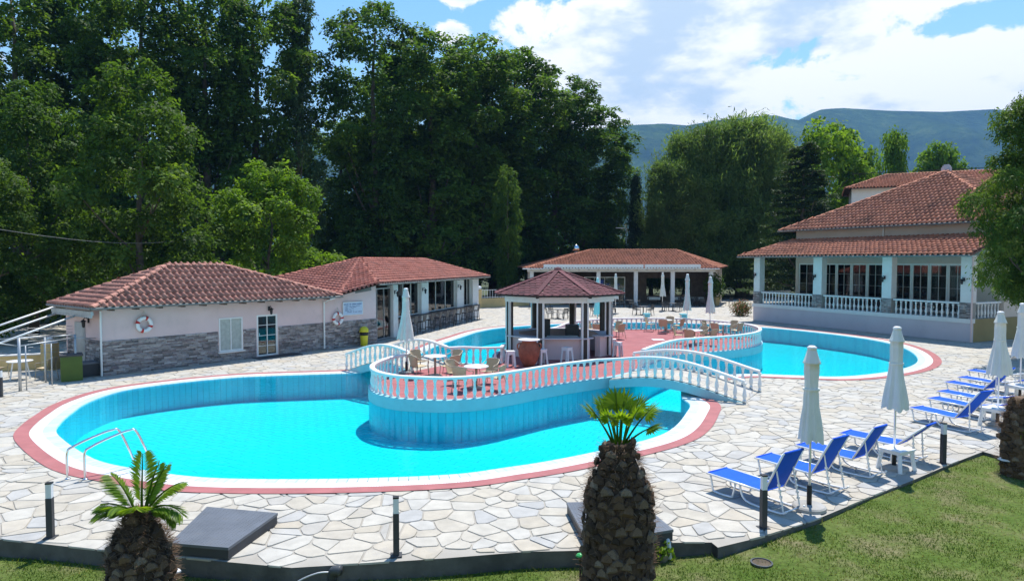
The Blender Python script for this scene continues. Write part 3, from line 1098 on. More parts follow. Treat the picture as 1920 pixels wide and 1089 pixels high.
# the air between here and the hills
def haze():
    m = bpy.data.materials.new('haze_air')
    m.use_nodes = True
    nt = m.node_tree
    nt.nodes.clear()
    o = N(nt, 'ShaderNodeOutputMaterial')
    v = N(nt, 'ShaderNodeVolumePrincipled')
    v.inputs['Density'].default_value = 1.5e-4
    v.inputs['Color'].default_value = (.26, .54, 1.0, 1)
    v.inputs['Anisotropy'].default_value = .0
    nt.links.new(v.outputs[0], o.inputs['Volume'])
    b_ = MB().b(-7000, 7000, -400, 9200, -2.5, 760).build('haze', m)
    stuff(b_)
haze()
# ------------------------------------------------------------------ buildings
CAMP = Vector((0, 0, H))
def tile_template(wd, ln):
    xs_ = [-.5, -.34, -.16, -.06, .08, .27, .42, .5]
    zs = [.012, -.01, -.01, .035, .098, .10, .045, .012]
    V, F = [], []
    for y, dz in ((0, .055), (ln, .0)):
        for x, z in zip(xs_, zs):
            V.append((x * wd, y, z * wd / .27 + dz + .004))
    for x, z in zip(xs_, zs):
        V.append((x * wd, .004, z * wd / .27 + .055 - .035))
    n = len(xs_)
    for k in range(n - 1):
        F.append((k, k + 1, n + k + 1, n + k))
        F.append((2 * n + k, 2 * n + k + 1, k + 1, k))
    return np.array(V, np.float32), np.array(F, np.int32)
def in_poly2(x, y, P):
    return inside((x, y), P)
def tiled_roof(parent, slopes, mat_, world, ridge_lines=(), wd=.28, course=.36, nparts=0, bed_th=.05):
    """slopes: polygons (first edge = eave, left to right seen from outside), in the parent's frame"""
    bed = MB()
    pl = []
    for P in slopes:
        P = [Vector(p) for p in P]
        ex = (P[1] - P[0]).normalized()
        nrm = (P[1] - P[0]).cross(P[2] - P[0]).normalized()
        ey = nrm.cross(ex).normalized()
        n = len(P)
        o = nrm * -.012
        bed.add([p + o for p in P] + [p + o - nrm * bed_th for p in P], [tuple(range(n)), tuple(range(2 * n - 1, n - 1, -1))] + [(i, n + i, n + (i + 1) % n, (i + 1) % n) for i in range(n)])
        Q = [((p - P[0]).dot(ex), (p - P[0]).dot(ey)) for p in P]
        x0, x1 = min(q[0] for q in Q), max(q[0] for q in Q)
        y1 = max(q[1] for q in Q)
        j = 0
        while j * course < y1:
            nx_ = int((x1 - x0) / wd) + 1
            for i in range(nx_):
                cx, cy_ = x0 + (i + .5) * wd, (j + .5) * course
                if in_poly2(cx, cy_, Q):
                    jx, jy, jr = random.uniform(-.008, .008), random.uniform(-.02, .02), random.uniform(-.03, .03)
                    O = P[0] + ex * (cx + jx) + ey * (j * course - (.06 if j == 0 else .02) + jy)
                    X = (ex + ey * jr).normalized(); Y = nrm.cross(X)
                    wp = world @ O
                    pl.append((O, X, Y, nrm, (CAMP - wp).dot(world.to_3x3() @ nrm) > 0, (wp - CAMP).length))
            j += 1
    roof = bed.build('roof', M['tile_bed'], parent)
    tv, tf = tile_template(wd, course * 1.14)
    pl.sort(key=lambda t: (not t[4], t[5]))
    k = min(nparts, len(pl))
    if k:
        me = fast_mesh('roof_tile', tv, tf, mat_)
        for O, X, Y, Z, *_ in pl[:k]:
            o = link('roof_tile', me, roof)
            mtx = Matrix((X, Y, Z)).transposed().to_4x4()
            mtx.translation = O
            o.matrix_local = mtx
    rest = pl[k:]
    if rest:
        O = np.array([t[0] for t in rest]); X = np.array([t[1] for t in rest]); Y = np.array([t[2] for t in rest]); Z = np.array([t[3] for t in rest])
        V = O[:, None] + tv[None, :, 0:1] * X[:, None] + tv[None, :, 1:2] * Y[:, None] + tv[None, :, 2:3] * Z[:, None]
        F = tf[None] + (np.arange(len(rest)) * len(tv))[:, None, None]
        me = fast_mesh('roof_tiles', V, F.reshape(-1, 4), mat_, np.repeat(rng.random(len(rest)), len(tf)))
        stuff(link('roof_tiles', me, roof))
    # ridge and hip caps
    cap_me = MB()
    r, n = .125, 6
    vs, fs = [], []
    for y, rr, dz in ((0, r, .035), (.42, r * .86, .0)):
        for a in range(n + 1):
            t = math.pi * a / n
            vs.append((rr * math.cos(t) * 1.05, y, rr * math.sin(t) * .85 + dz - .03))
    for a in range(n):
        fs.append((a, n + 1 + a, n + 2 + a, a + 1))
    fs.append(tuple(range(n + 1)))
    cap_me.add(vs, fs)
    cme = cap_me.mesh('ridge_tile'); cme.materials.append(mat_)
    for a, b_ in ridge_lines:
        a, b_ = Vector(a), Vector(b_)
        d = (b_ - a); L = d.length; d.normalize()
        x = d.cross(Vector((0, 0, 1))).normalized(); z = x.cross(d)
        m_ = max(1, int(L / .36))
        for i in range(m_):
            o = link('ridge_tile', cme, roof)
            mtx = Matrix((x, d, z)).transposed().to_4x4()
            mtx.translation = a + d * (i * L / m_) + z * .03
            o.matrix_local = mtx
    return roof
def hip(x0, x1, y0, y1, ez, rz_, xa, xb, ym=None):
    ym = (y0 + y1) / 2 if ym is None else ym
    A, B, C, D_ = (x0, y0, ez), (x1, y0, ez), (x1, y1, ez), (x0, y1, ez)
    E, F = (xa, ym, rz_), (xb, ym, rz_)
    sl = [[A, B, F, E], [B, C, F], [C, D_, E, F], [D_, A, E]]
    if xb - xa < .05:
        sl[0] = [A, B, E]; sl[2] = [C, D_, E]
    ri = [(A, E), (B, F), (C, F), (D_, E)] + ([(E, F)] if xb - xa > .05 else [])
    return sl, ri
def frame_of(P0, u):
    rz = math.atan2(u.y, u.x)
    m_ = Matrix.Rotation(rz, 4, 'Z'); m_.translation = P0
    return rz, m_
def on_wall(P0, u, px, py, inset=0.0):
    """where a sight line meets the facade: (distance along it, height)"""
    v = Vector((-u.y, u.x, 0))
    n = v
    d = ray(px, py)
    p0 = P0 + v * inset
    t = n.dot(p0 - CAMP) / n.dot(d)
    q = CAMP + d * t
    return (q - P0).dot(u), q.z
def wall_with_holes(mb, x0, x1, z0, z1, y0, y1, holes):
    """a wall of real thickness with rectangular openings (x0,x1,z0,z1 each)"""
    xs_ = sorted({x0, x1, *[h[0] for h in holes], *[h[1] for h in holes]})
    for a, b_ in zip(xs_, xs_[1:]):
        m_ = (a + b_) / 2
        hs_ = sorted([h for h in holes if h[0] < m_ < h[1]], key=lambda h: h[2])
        z = z0
        for h in hs_:
            if h[2] > z + 1e-4: mb.b(a, b_, y0, y1, z, h[2])
            z = h[3]
        if z < z1 - 1e-4: mb.b(a, b_, y0, y1, z, z1)
    return mb
def cladding(parent, x0, x1, z0, z1, y, holes=(), seg=(.22, .5), course=.075, dirn=0):
    """thin stacked stone strips, each proud by its own amount (too thin to pick apart singly)"""
    V, T = [], []
    z = z0
    fr = 0
    while z < z1 - .02:
        h = min(course * random.uniform(.75, 1.25), z1 - z)
        x = x0 + random.uniform(-.3, 0)
        while x < x1:
            L = random.uniform(*seg)
            a, b_ = max(x, x0) + .004, min(x + L, x1) - .004
            x += L
            if b_ - a < .03: continue
            if any(a < hh[1] and b_ > hh[0] and z < hh[3] and z + h > hh[2] for hh in holes):
                for hh in holes:
                    if a < hh[1] and b_ > hh[0] and z < hh[3] and z + h > hh[2]:
                        if a < hh[0]: b_ = hh[0] - .004
                        elif b_ > hh[1]: a = hh[1] + .004
                        else: b_ = a
                if b_ - a < .03: continue
            p = random.uniform(.012, .045)
            V.append((a, b_, z + .004, z + h - .003, p)); T.append(random.random())
        z += h
    vs, fs, tt = [], [], []
    for (a, b_, z0_, z1_, p), t in zip(V, T):
        o = len(vs)
        if dirn == 0:
            vs += [(a, y, z0_), (b_, y, z0_), (b_, y, z1_), (a, y, z1_), (a, y - p, z0_), (b_, y - p, z0_), (b_, y - p, z1_), (a, y - p, z1_)]
        else:
            vs += [(y, b_, z0_), (y, a, z0_), (y, a, z1_), (y, b_, z1_), (y - p, b_, z0_), (y - p, a, z0_), (y - p, a, z1_), (y - p, b_, z1_)]
        fs += [(o + 4, o + 5, o + 6, o + 7), (o, o + 1, o + 5, o + 4), (o + 1, o + 2, o + 6, o + 5), (o + 2, o + 3, o + 7, o + 6), (o + 3, o, o + 4, o + 7)]
        tt += [t] * 5
    me = fast_mesh('stone_cladding', vs, fs, M['cladding'], tt)
    return stuff(link('stone_cladding', me, parent))
def window(parent, x0, x1, z0, z1, y, fr=.06, pane=None, bars=1, hbars=0, frame_mat=None, name='window', depth=.07, mw=.02):
    f = MB()
    fm = frame_mat or M['white_paint']
    f.b(x0, x0 + fr, y, y + depth, z0, z1); f.b(x1 - fr, x1, y, y + depth, z0, z1)
    f.b(x0 + fr, x1 - fr, y, y + depth, z0, z0 + fr); f.b(x0 + fr, x1 - fr, y, y + depth, z1 - fr, z1)
    for k in range(bars):
        xm = x0 + (x1 - x0) * (k + 1) / (bars + 1)
        f.b(xm - mw, xm + mw, y + .005, y + depth - .005, z0 + fr, z1 - fr)
    for k in range(hbars):
        zm = z0 + (z1 - z0) * (k + 1) / (hbars + 1)
        f.b(x0 + fr, x1 - fr, y + .012, y + depth - .012, zm - mw * .6, zm + mw * .6)
    w_ = f.build(name, fm, parent)
    MB().b(x0 + fr, x1 - fr, y + depth * .55, y + depth * .55 + .012, z0 + fr, z1 - fr).build('pane', pane or M['glass'], w_)
    return w_
def wall_lantern(parent, x, y, z, dx=0, dy=-1):
    l = MB()
    l.b(x - .05, x + .05, y - .03, y + .0, z + .02, z + .22)
    l.tube([(x, y, z + .18), (x + dx * .14, y + dy * .14, z + .24), (x + dx * .2, y + dy * .2, z + .16)], .018, 6)
    l.lathe([(.03, .16), (.11, .10), (.12, .08), (.075, .07), (.055, -.12), (.03, -.16)], 8, (x + dx * .2, y + dy * .2, z))
    return l.build('wall_lantern', M['black'], parent)

# --- the low pink pool house
A0 = at(193, 705)
A1 = at(690, 645)
Au = (A1 - A0).normalized(); Av = Vector((-Au.y, Au.x, 0)); AL = (A1 - A0).length
rzA, mA = frame_of(A0, Au)
ph = thing('pool_house', 'low pink pool house with dark weathered tile roof and grey stone cladding beside the pool', 'building', A0, rzA)
eA = 2.66
wz = {}
w0, wz0 = on_wall(A0, Au, 411, 598); w1, wz1 = on_wall(A0, Au, 454, 654)
d0, dz1 = on_wall(A0, Au, 481, 591); d1, _ = on_wall(A0, Au, 521, 667)
c_s, cz_top = on_wall(A0, Au, 300, 630)
holeW = (w0, w1, wz1, wz0); holeD = (d0, d1, .04, dz1)
DEEP = 3.45
mb = MB()
wall_with_holes(mb, 0, AL + .6, 0, eA + .25, 0, .22, [holeW, holeD])
mb.b(0, .22, .22, DEEP, 0, eA + .2); mb.b(0, AL + .6, DEEP, DEEP + .2, 0, eA + .2); mb.b(AL + .4, AL + .6, .22, DEEP, 0, eA + .2)
wallA = mb.build('wall', M['pink_wall'], ph)
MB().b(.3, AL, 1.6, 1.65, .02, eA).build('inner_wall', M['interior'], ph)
cladding(ph, 0, AL + .62, 0, cz_top, -.002, [(w0 - .07, w1 + .07, wz1 - .07, wz0 + .1), (d0 - .05, d1 + .05, 0, 3)], (.2, .55), .07)
cladding(ph, .0, DEEP, 0, cz_top, -.002, (), (.2, .5), .07, dirn=1)
wn_ = window(ph, w0 - .03, w1 + .03, wz1 - .03, wz0 + .03, -.03, .06, M['curtain'], 1, 0, M['white_paint'], depth=.1)
MB().b(w0 - .1, w1 + .1, -.12, .05, wz1 - .09, wz1 - .035).build('sill', M['white_paint'], wn_)
dr = window(ph, d0, d1, .03, dz1, .0, .08, M['glass'], 1, 3, M['white_paint'], 'door', .07)
MB().b(d0 + .1, d0 + .13, -.05, .0, 1.0, 1.16).build('handle', M['steel'], dr)
MB().b(d0 - .3, d1 + .9, -.75, -.05, .0, .035).build('door_mat', M['charcoal'], ph)
ov = .55
sl, ri = hip(-ov, 11.4, -ov, 3.95, eA + .1, 4.36, 3.36, 6.1, 1.65)
tiled_roof(ph, sl, M['tile_old'], mA, ri, .28, .36, 300)
gt = MB().tube([(-ov - .05, -ov - .06, eA + .08), (11.4, -ov - .06, eA + .08)], .055, 8)
gt.tube([(-ov - .06, -ov - .06, eA + .08), (-ov - .06, 3.9, eA + .08)], .055, 8)
gt.build('gutter', M['gutter'], ph)
rf = MB()
for k in range(12):
    rf.b(.2 + k * .95, .3 + k * .95, -ov + .05, .3, eA - .04, eA + .05)
rf.build('rafter_ends', M['timber'], ph)
ds, _ = on_wall(A0, Au, 615, 600)
MB().tube([(ds - .0, -ov - .02, eA + .02), (ds - .25, -ov - .02, eA - .03), (ds - .3, -.08, eA - .2), (ds - .3, -.08, .05)], .045, 8).build('downpipe', M['white_paint'], ph)
ls, lz = on_wall(A0, Au, 504, 581)
wall_lantern(ph, ls, -.01, lz - .05)
MB().tube([(-.06, -.06, eA - .05), (-.06, -.06, .02)], .04, 8).build('downpipe', M['white_paint'], ph)
wall_lantern(ph, -.02, 1.2, 2.05, -1, 0)
# side door in the gable end and the folded awning with its three arms
sd = MB().b(-.05, .02, 1.6, 2.6, .02, 2.05).b(-.06, -.04, 1.7, 2.5, .9, 1.95).build('side_door', M['galv'], ph)
aw = MB().bar((-ov + .1, -.3, eA - .12), (-ov + .1, 3.8, eA - .12), .1, .16)
for k in range(24):
    aw.prism([(-ov + .05, -.2 + k * .165), (-ov + .15, -.2 + k * .165), (-ov + .15, -.06 + k * .165), (-ov + .05, -.06 + k * .165)], eA - .3, eA - .19)
aw.build('awning_valance', M['galv'], ph)

# lifebuoys on the wall
def lifebuoy(label, px, py, P0, u, r=.27):
    s, z = on_wall(P0, u, px, py, -.09)
    rz = math.atan2(u.y, u.x)
    p = P0 + u * s - Vector((-u.y, u.x, 0)) * .12
    t = thing('lifebuoy', label, 'lifebuoy', (p.x, p.y, z), rz, 'lifebuoys hanging on the pool house wall')
    n, m_ = 32, 10
    def torus(a0, a1, rr, k):
        vs, fs = [], []
        for i in range(k + 1):
            a = a0 + (a1 - a0) * i / k
            for j in range(m_):
                b_ = 2 * math.pi * j / m_
                q = r + rr * math.cos(b_)
                vs.append((q * math.cos(a), rr * math.sin(b_) * .8, q * math.sin(a)))
        for i in range(k):
            for j in range(m_):
                fs.append((i * m_ + j, (i + 1) * m_ + j, (i + 1) * m_ + (j + 1) % m_, i * m_ + (j + 1) % m_))
        return MB().add(vs, fs)
    torus(0, 2 * math.pi, .082, n).build('ring', M['white_plastic'], t, True)
    for k in range(4):
        a = R(45 + 90 * k + (25 if px < 400 else -40))
        torus(a - .17, a + .17, .088, 4).build('band', M['red_band'], t, True)
    MB().tube([(0, 0, r + .07), (.01, .05, r + .32)], .008, 5).tube([(.16, .0, r), (.0, .03, r + .3), (-.16, .0, r)], .007, 5).build('hanging_rope', M['rope'], t)
lifebuoy('white lifebuoy with red bands on the plain wall left of the window', 270, 608, A0, Au)
lifebuoy('white lifebuoy with red bands between the downpipe and the blue notice board', 633, 597, A0, Au)

# --- the bar with its red roof
B0 = Vector((-7.94, 38.8, 0))
Bu = Vector((.29, .957, 0)).normalized(); Bv = Vector((-Bu.y, Bu.x, 0))
rzB, mB = frame_of(B0, Bu)
bar_ = thing('bar_building', 'poolside bar with bright red tile roof, white pillars and open serving windows', 'building', B0, rzB)
BL_ = 17.6
eB = 3.12
def bs(px):
    return on_wall(B0, Bu, px, 560)[0]
pillars = [(bs(737), bs(746)), (bs(790), bs(803)), (bs(857), bs(869)), (bs(886), bs(897))]
for a, b_ in pillars:
    MB().b(a, b_, -.02, .38, 0, eB + .1).build('pillar', M['white_wall'], bar_)
mb = MB()
mb.b(pillars[0][1] + .01, BL_, .05, .3, 0, 1.05)
mb.build('counter_wall', M['interior'], bar_)
cladding(bar_, pillars[0][1] + .02, BL_, 0, 1.02, .045, (), (.25, .6), .08)
MB().b(pillars[0][1] + .015, BL_ + .1, -.25, .5, 1.06, 1.12).build('counter_top', M['charcoal'], bar_)
MB().b(-.1, BL_, .0, .36, eB + .11, eB + .3).build('lintel', M['white_wall'], bar_)
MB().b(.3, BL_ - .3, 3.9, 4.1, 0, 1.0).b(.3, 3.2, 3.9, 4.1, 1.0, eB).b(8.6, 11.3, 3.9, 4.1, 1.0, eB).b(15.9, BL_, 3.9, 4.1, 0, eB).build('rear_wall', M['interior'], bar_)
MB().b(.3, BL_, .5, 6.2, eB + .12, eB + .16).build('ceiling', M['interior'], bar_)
MB().b(BL_ - .1, BL_ + .1, .4, 6.2, 0, eB + .1).build('end_wall', M['pink_wall'], bar_)
# glazed entrance beside the first pillar
g0 = pillars[0][0]
window(bar_, .15, max(.6, g0 - .05), .03, eB - .1, .12, .06, M['glass'], 2, 0, M['galv'], 'glass_door')
for a, b_ in ((pillars[0][1], pillars[1][0]), (pillars[1][1], pillars[2][0]), (pillars[2][1], pillars[3][0])):
    window(bar_, a + .02, b_ - .02, 1.14, eB + .08, .2, .05, M['glass'], 2, 0, M['white_paint'], 'serving_window')
# the wall that continues the pool house, with notice board and bin
Wu = Au
mb = MB()
rzW = math.atan2(Wu.y, Wu.x) - rzB
inv = mB.inverted()
def toB(p):
    return inv @ p
q0, q1 = toB(A1 + Au * .35 - Au * .0), toB(B0)
dq = (q1 - q0).normalized(); nq = Vector((-dq.y, dq.x, 0))
qq = [q0, q1, q1 + nq * .22, q0 + nq * .22]
MB().prism([(p.x, p.y) for p in qq], 0, eB + .25).build('wall', M['pink_wall'], bar_)
ups = MB()
xa_, xb_ = 11.45, AL + .6
za_, zb_ = eA + .252, eB + .18
ups.add([(xa_, .002, za_), (xb_, .002, za_), (xb_, .002, zb_), (xa_, .002, za_ + .02), (xa_, .22, za_), (xb_, .22, za_), (xb_, .22, zb_), (xa_, .22, za_ + .02)],
        [(0, 1, 2, 3), (7, 6, 5, 4), (3, 2, 6, 7), (1, 5, 6, 2), (0, 3, 7, 4)])
ups.build('wall_head', M['pink_wall'], ph)
q2 = q1 + nq * -.004
MB().bar((q1.x - dq.x * .12 + .13, q1.y + .0, 0), (q1.x - dq.x * .12 + .13, q1.y, eB), .26, .26).build('corner_post', M['white_wall'], bar_)
slB, riB = hip(-.55, BL_ + 1.0, -.75, 7.2, eB + .2, 4.72, 4.6, 14.6)
e1 = A0 + Au * 11.3 - Av * .5
e1.z = eA + .18
E1 = toB(e1); FC, APX, RLc = Vector(slB[0][0]), Vector(slB[0][3]), Vector(slB[3][0])
slB[3] = [E1, FC, APX]
slB.append([RLc, E1, APX])
tiled_roof(bar_, slB, M['tile_red'], mB, riB, .3, .38, 0)
MB().tube([(-.5, -.82, eB + .17), (BL_ + .9, -.82, eB + .17)], .05, 8).build('gutter', M['gutter'], bar_)
MB().bar(toB(at_y(640, 551, 37.0)), toB(at_y(695, 541, 38.3)), .12, .2).build('fascia', M['gutter'], bar_)
rf = MB()
for k in range(18):
    rf.b(.2 + k * .98, .32 + k * .98, -.7, .0, eB + .08, eB + .17)
rf.build('rafter_ends', M['timber'], bar_)
for k, x in enumerate((1.0, 6.0, 11.5)):
    wall_lantern(bar_, pillars[min(k, 3)][0] + .15, -.03, 2.6)
# back shelf things inside the bar
sh = MB()
for k in range(24):
    x = 3.4 + k * .55
    sh.lathe([(.04, 0), (.045, .16), (.015, .24), (.015, .3)], 6, (x, 3.6, 1.25))
sh.b(3, 17, 3.4, 3.85, 1.2, 1.24)
sh.build('bottle_shelf', M['charcoal'], bar_)

# notice board
s_, z_ = on_wall(A1, Wu, 661, 578, -.03)
nbp = A1 + Wu * s_ - Vector((-Wu.y, Wu.x, 0)) * .06
nb = thing('notice_board', 'pale blue notice board with lines of dark print above the yellow bin', 'notice board', (nbp.x, nbp.y, z_), math.atan2(Wu.y, Wu.x))
bw, bh = on_wall(A1, Wu, 677.5, 570)[0] - on_wall(A1, Wu, 641.5, 575)[0], .66
MB().b(-bw / 2, bw / 2, -.01, .02, -bh / 2, bh / 2).build('panel', M['board_blue'], nb)
fr = MB()
fr.b(-bw / 2 - .03, -bw / 2, -.02, .02, -bh / 2 - .03, bh / 2 + .03).b(bw / 2, bw / 2 + .03, -.02, .02, -bh / 2 - .03, bh / 2 + .03)
fr.b(-bw / 2, bw / 2, -.02, .02, bh / 2, bh / 2 + .03).b(-bw / 2, bw / 2, -.02, .02, -bh / 2 - .03, -bh / 2)
fr.build('frame', M['white_paint'], nb)
pr = MB()
rows = [(.235, .056, [(-.44, -.22), (-.17, -.09), (-.04, .17), (.2, .44)]), (.135, .034, [(-.38, -.22), (-.17, -.1), (-.05, .1), (.13, .36)]), (.07, .034, [(-.38, -.27), (-.18, -.05), (0, .16)]),
        (.01, .034, [(-.38, -.22), (-.08, .04)]), (-.05, .034, [(-.38, -.25), (-.2, -.1)]), (-.11, .034, [(-.38, -.2), (-.15, -.03), (0, .04)]), (-.19, .04, [(-.3, -.06), (0, .06), (.1, .2), (.24, .44)])]
for z, h_, ws in rows:
    for a, b_ in ws:
        a, b_ = a * bw / .96, b_ * bw / .96
        x = a
        while x < b_ - .01:
            q = random.uniform(.018, .03)
            pr.b(x, min(x + q, b_), -.0125, -.0105, z - h_ / 2, z + h_ / 2 * random.uniform(.6, 1))
            x += q + .009
pr.build('lettering', M['print_blue'], nb)
# yellow litter bin
bp = at(677, 647) - Av * .26
bn = thing('litter_bin', 'yellow and black litter bin standing against the stone wall', 'litter bin', (bp.x, bp.y, 0))
MB().lathe([(.17, 0), (.19, .02), (.22, .55), (.22, .56)], 16).build('body', M['bin_yellow'], bn, True)
MB().lathe([(.215, .565), (.215, .74)], 16).build('collar', M['black'], bn, True)
MB().lathe([(.25, .745), (.25, .79), (.235, .9), (.17, 1.0), (.05, 1.05)], 16).build('lid', M['bin_yellow'], bn, True)

# --- taverna behind the gazebo
T0 = Vector((2.0, 71.0, 0))
tv_ = thing('taverna', 'open fronted taverna with orange tile roof and long rolled awnings behind the gazebo', 'building', T0, 0)
mT = Matrix.Translation(T0)
TX = lambda px: (px - 960) / FPX * 71 - T0.x
eT = 3.82
TL, TR = TX(985), TX(1344)
x_r = TX(1384)
slT = [[(TL, -.7, eT), (TR, -.7, eT), (TX(1278) + 1.0, 6.5, 5.78), (TX(1101) + 1.0, 6.5, 5.78)],
       [(TR, -.7, eT), (TR + 3.4, 7.5, eT + .1), (TX(1278) + 1.0, 6.5, 5.78)],
       [(TR + 3.4, 13, eT), (TL - 1, 13, eT), (TX(1101) + 1.0, 6.5, 5.78), (TX(1278) + 1.0, 6.5, 5.78)],
       [(TL - 1, 13, eT), (TL, -.7, eT), (TX(1101) + 1.0, 6.5, 5.78)]]
E_, F_ = slT[0][3], slT[0][2]
tiled_roof(tv_, slT, M['tile_orange'], mT, [(slT[0][0], E_), (slT[0][1], F_), (E_, F_), (slT[1][1], F_)], .3, .38, 0)
for px in (997, 1122, 1192, 1261, 1333):
    MB().b(TX(px) - .19, TX(px) + .19, -.19, .19, 0, eT - .35).build('column', M['white_wall'], tv_)
MB().b(TL + .2, TR - .2, -.22, .22, eT - .34, eT + .02).build('lintel', M['white_wall'], tv_)
rf = MB()
for k in range(20):
    rf.b(TL + .5 + k * .98, TL + .62 + k * .98, -.75, -.23, eT - .12, eT - .03)
rf.build('rafter_ends', M['timber'], tv_)
q = [(TR - .1, .3), (TR + 2.7, 7.2), (TR + 2.5, 7.3), (TR - .3, .4)]
MB().prism(q, 0, eT).build('side_wall', M['cream_wall'], tv_)
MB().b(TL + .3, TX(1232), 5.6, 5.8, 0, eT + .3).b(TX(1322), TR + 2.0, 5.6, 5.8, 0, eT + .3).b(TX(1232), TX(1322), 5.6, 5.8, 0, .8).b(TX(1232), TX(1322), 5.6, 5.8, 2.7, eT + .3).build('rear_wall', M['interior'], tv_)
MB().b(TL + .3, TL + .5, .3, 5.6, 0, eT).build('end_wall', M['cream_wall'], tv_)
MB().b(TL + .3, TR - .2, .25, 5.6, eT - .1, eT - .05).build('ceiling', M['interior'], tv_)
window(tv_, TX(1100), TX(1180), .1, 2.9, 2.6, .08, M['glass'], 3, 1, M['white_paint'], 'glazed_screen')
window(tv_, TX(1005), TX(1095), .1, 2.9, 2.6, .08, M['glass'], 3, 1, M['white_paint'], 'glazed_screen')
gt = MB().tube([(TL - .3, -.78, eT - .03), (TR + .05, -.78, eT - .03)], .05, 8); gt.build('gutter', M['white_paint'], tv_)
for k, (a, b_) in enumerate(((1018, 1204), (1206, 1310))):
    c = MB().b(TX(a) + .03, TX(b_) - .03, -.86, -.42, eT + .12, eT + .42)
    aw = c.build('awning_cassette', M['white_paint'], tv_)
    vl = MB()
    x = TX(a)
    while x < TX(b_) - .2:
        vl.prism([(x, -.9), (x + .2, -.9), (x + .2, -.875), (x, -.875)], eT + .0, eT + .12)
        x += .3
    vl.build('valance', M['canvas'], aw)
chp = at_y(1080, 470, 78) - T0
ch = MB().lathe([(.28, 0), (.28, 1.0), (.2, 1.02), (.2, 1.2)], 12, (chp.x, chp.y, chp.z - 1.2)).build('chimney', M['galv'], tv_, True)
MB().lathe([(.36, 0), (.42, .14), (.42, .3), (.34, .46), (.15, .62), (.05, .7)], 12, (chp.x, chp.y, chp.z + .02)).build('cowl', M['steel'], ch, True)

# --- the restaurant on its terrace
R0 = at(1412, 600)
R1 = at(1819, 642)
Ru = (R1 - R0).normalized(); Rv = Vector((-Ru.y, Ru.x, 0)); RL = (R1 - R0).length
rzR, mR = frame_of(R0, Ru)
rs = thing('restaurant', 'restaurant with two tiers of orange tile roof above a white balustraded terrace', 'building', R0, rzR)
FZ = 1.32
eR = 4.92
MB().b(0, RL, 0, .25, 0, FZ - .25).b(0, .25, .25, 4, 0, FZ - .25).build('terrace_wall', M['lilac_wall'], rs)
MB().b(RL - .02, RL, .25, 14, 0, FZ - .02).build('side_wall', M['olive_wall'], rs)
MB().b(-.06, RL + .06, -.06, .3, FZ - .245, FZ - .0).build('ledge', M['white_wall'], rs)
MB().b(.0, RL - .03, .31, 12, FZ - .2, FZ - .01).build('terrace_floor', M['concrete'], rs)
def rx(px, py=550, inset=0.0):
    return on_wall(R0, Ru, px, py, inset)[0]
cw = .5
pc = [(rx(1415), rx(1431)), (rx(1524), rx(1540)), (rx(1653), rx(1671)), (rx(1804), rx(1821))]
pc[0] = (0.02, .62); pc[3] = (RL - .62, RL - .02)
for a, b_ in pc:
    pl_ = MB().b(a, b_, .0, .5, FZ + .9, eR - .02).build('pillar', M['white_wall'], rs)
    MB().b(a + .01, b_ - .01, .01, .49, FZ, FZ + .895).build('pillar_base', M['concrete'], pl_)
    cladding(pl_, a - .03, b_ + .03, FZ + .005, FZ + .93, .0, (), (.2, .45), .07)
    wall_lantern(rs, a + .2, -.01, FZ + 2.1)
# terrace balustrades
BAL2 = baluster_mesh(.78)
def terrace_rail(p, q, lab=None):
    p, q = Vector(p), Vector(q)
    t = sweep([p + Vector((0, 0, .82)), q + Vector((0, 0, .82))], .2, .1).build('balustrade', M['white_paint'], rs)
    n_ = int((q - p).length / .305)
    for k in range(n_):
        e = p.lerp(q, (k + .5) / n_)
        link('baluster', BAL2, t, (e.x, e.y, e.z + .01))
for (a, b_), (c, d) in zip(pc, pc[1:]):
    terrace_rail((b_ + .04, .22, FZ), (c - .04, .22, FZ))
terrace_rail((RL - .22, .55, FZ), (RL - .22, 3.4, FZ))
terrace_rail((.25, .6, FZ), (.25, 3.6, FZ))
# inner wall: white framed glass doors
IY = 3.1
sA = 1.25
doors = [(rx(1496, 550, IY), rx(1526, 550, IY)), (rx(1540, 550, IY), rx(1655, 550, IY)), (rx(1676, 550, IY), rx(1812, 550, IY))]
holes = [(a, b_, FZ + .02, FZ + 3.1) for a, b_ in doors]
wall_with_holes(MB(), sA, RL, FZ, eR + 2.2, IY, IY + .25, holes).build('inner_wall', M['cream_wall'], rs)
MB().b(sA, sA + .25, IY + .26, 12, FZ, eR + 2.2).b(RL - .3, RL - .03, IY + .26, 14, FZ, eR + 2.2).b(sA + .3, RL - .35, IY + 5, IY + 5.1, FZ, 4.2).build('outer_walls', M['cream_wall'], rs)
for (a, b_), npan in zip(doors, (1, 4, 4)):
    for k in range(npan):
        x0_, x1_ = a + (b_ - a) * k / npan, a + (b_ - a) * (k + 1) / npan
        window(rs, x0_ + .01, x1_ - .01, FZ + .03, FZ + 3.09, IY + .05, .1, M['glass'], 1, 3, M['white_paint'], 'glass_door', .08, .009)
cu = MB()  # pale curtains added behind the doors to make the glass look brighter
for a, b_ in doors[1:]:
    for k in range(5):
        x = a + (b_ - a) * k / 4 - .12
        for j in range(5):
            cu.tube([(x + .07 * j, IY + .55 + .03 * (j % 2), FZ + .05), (x + .07 * j, IY + .55 + .03 * (j % 2), FZ + 2.7)], .035, 5)
cu.build('curtains', M['canvas'], rs)
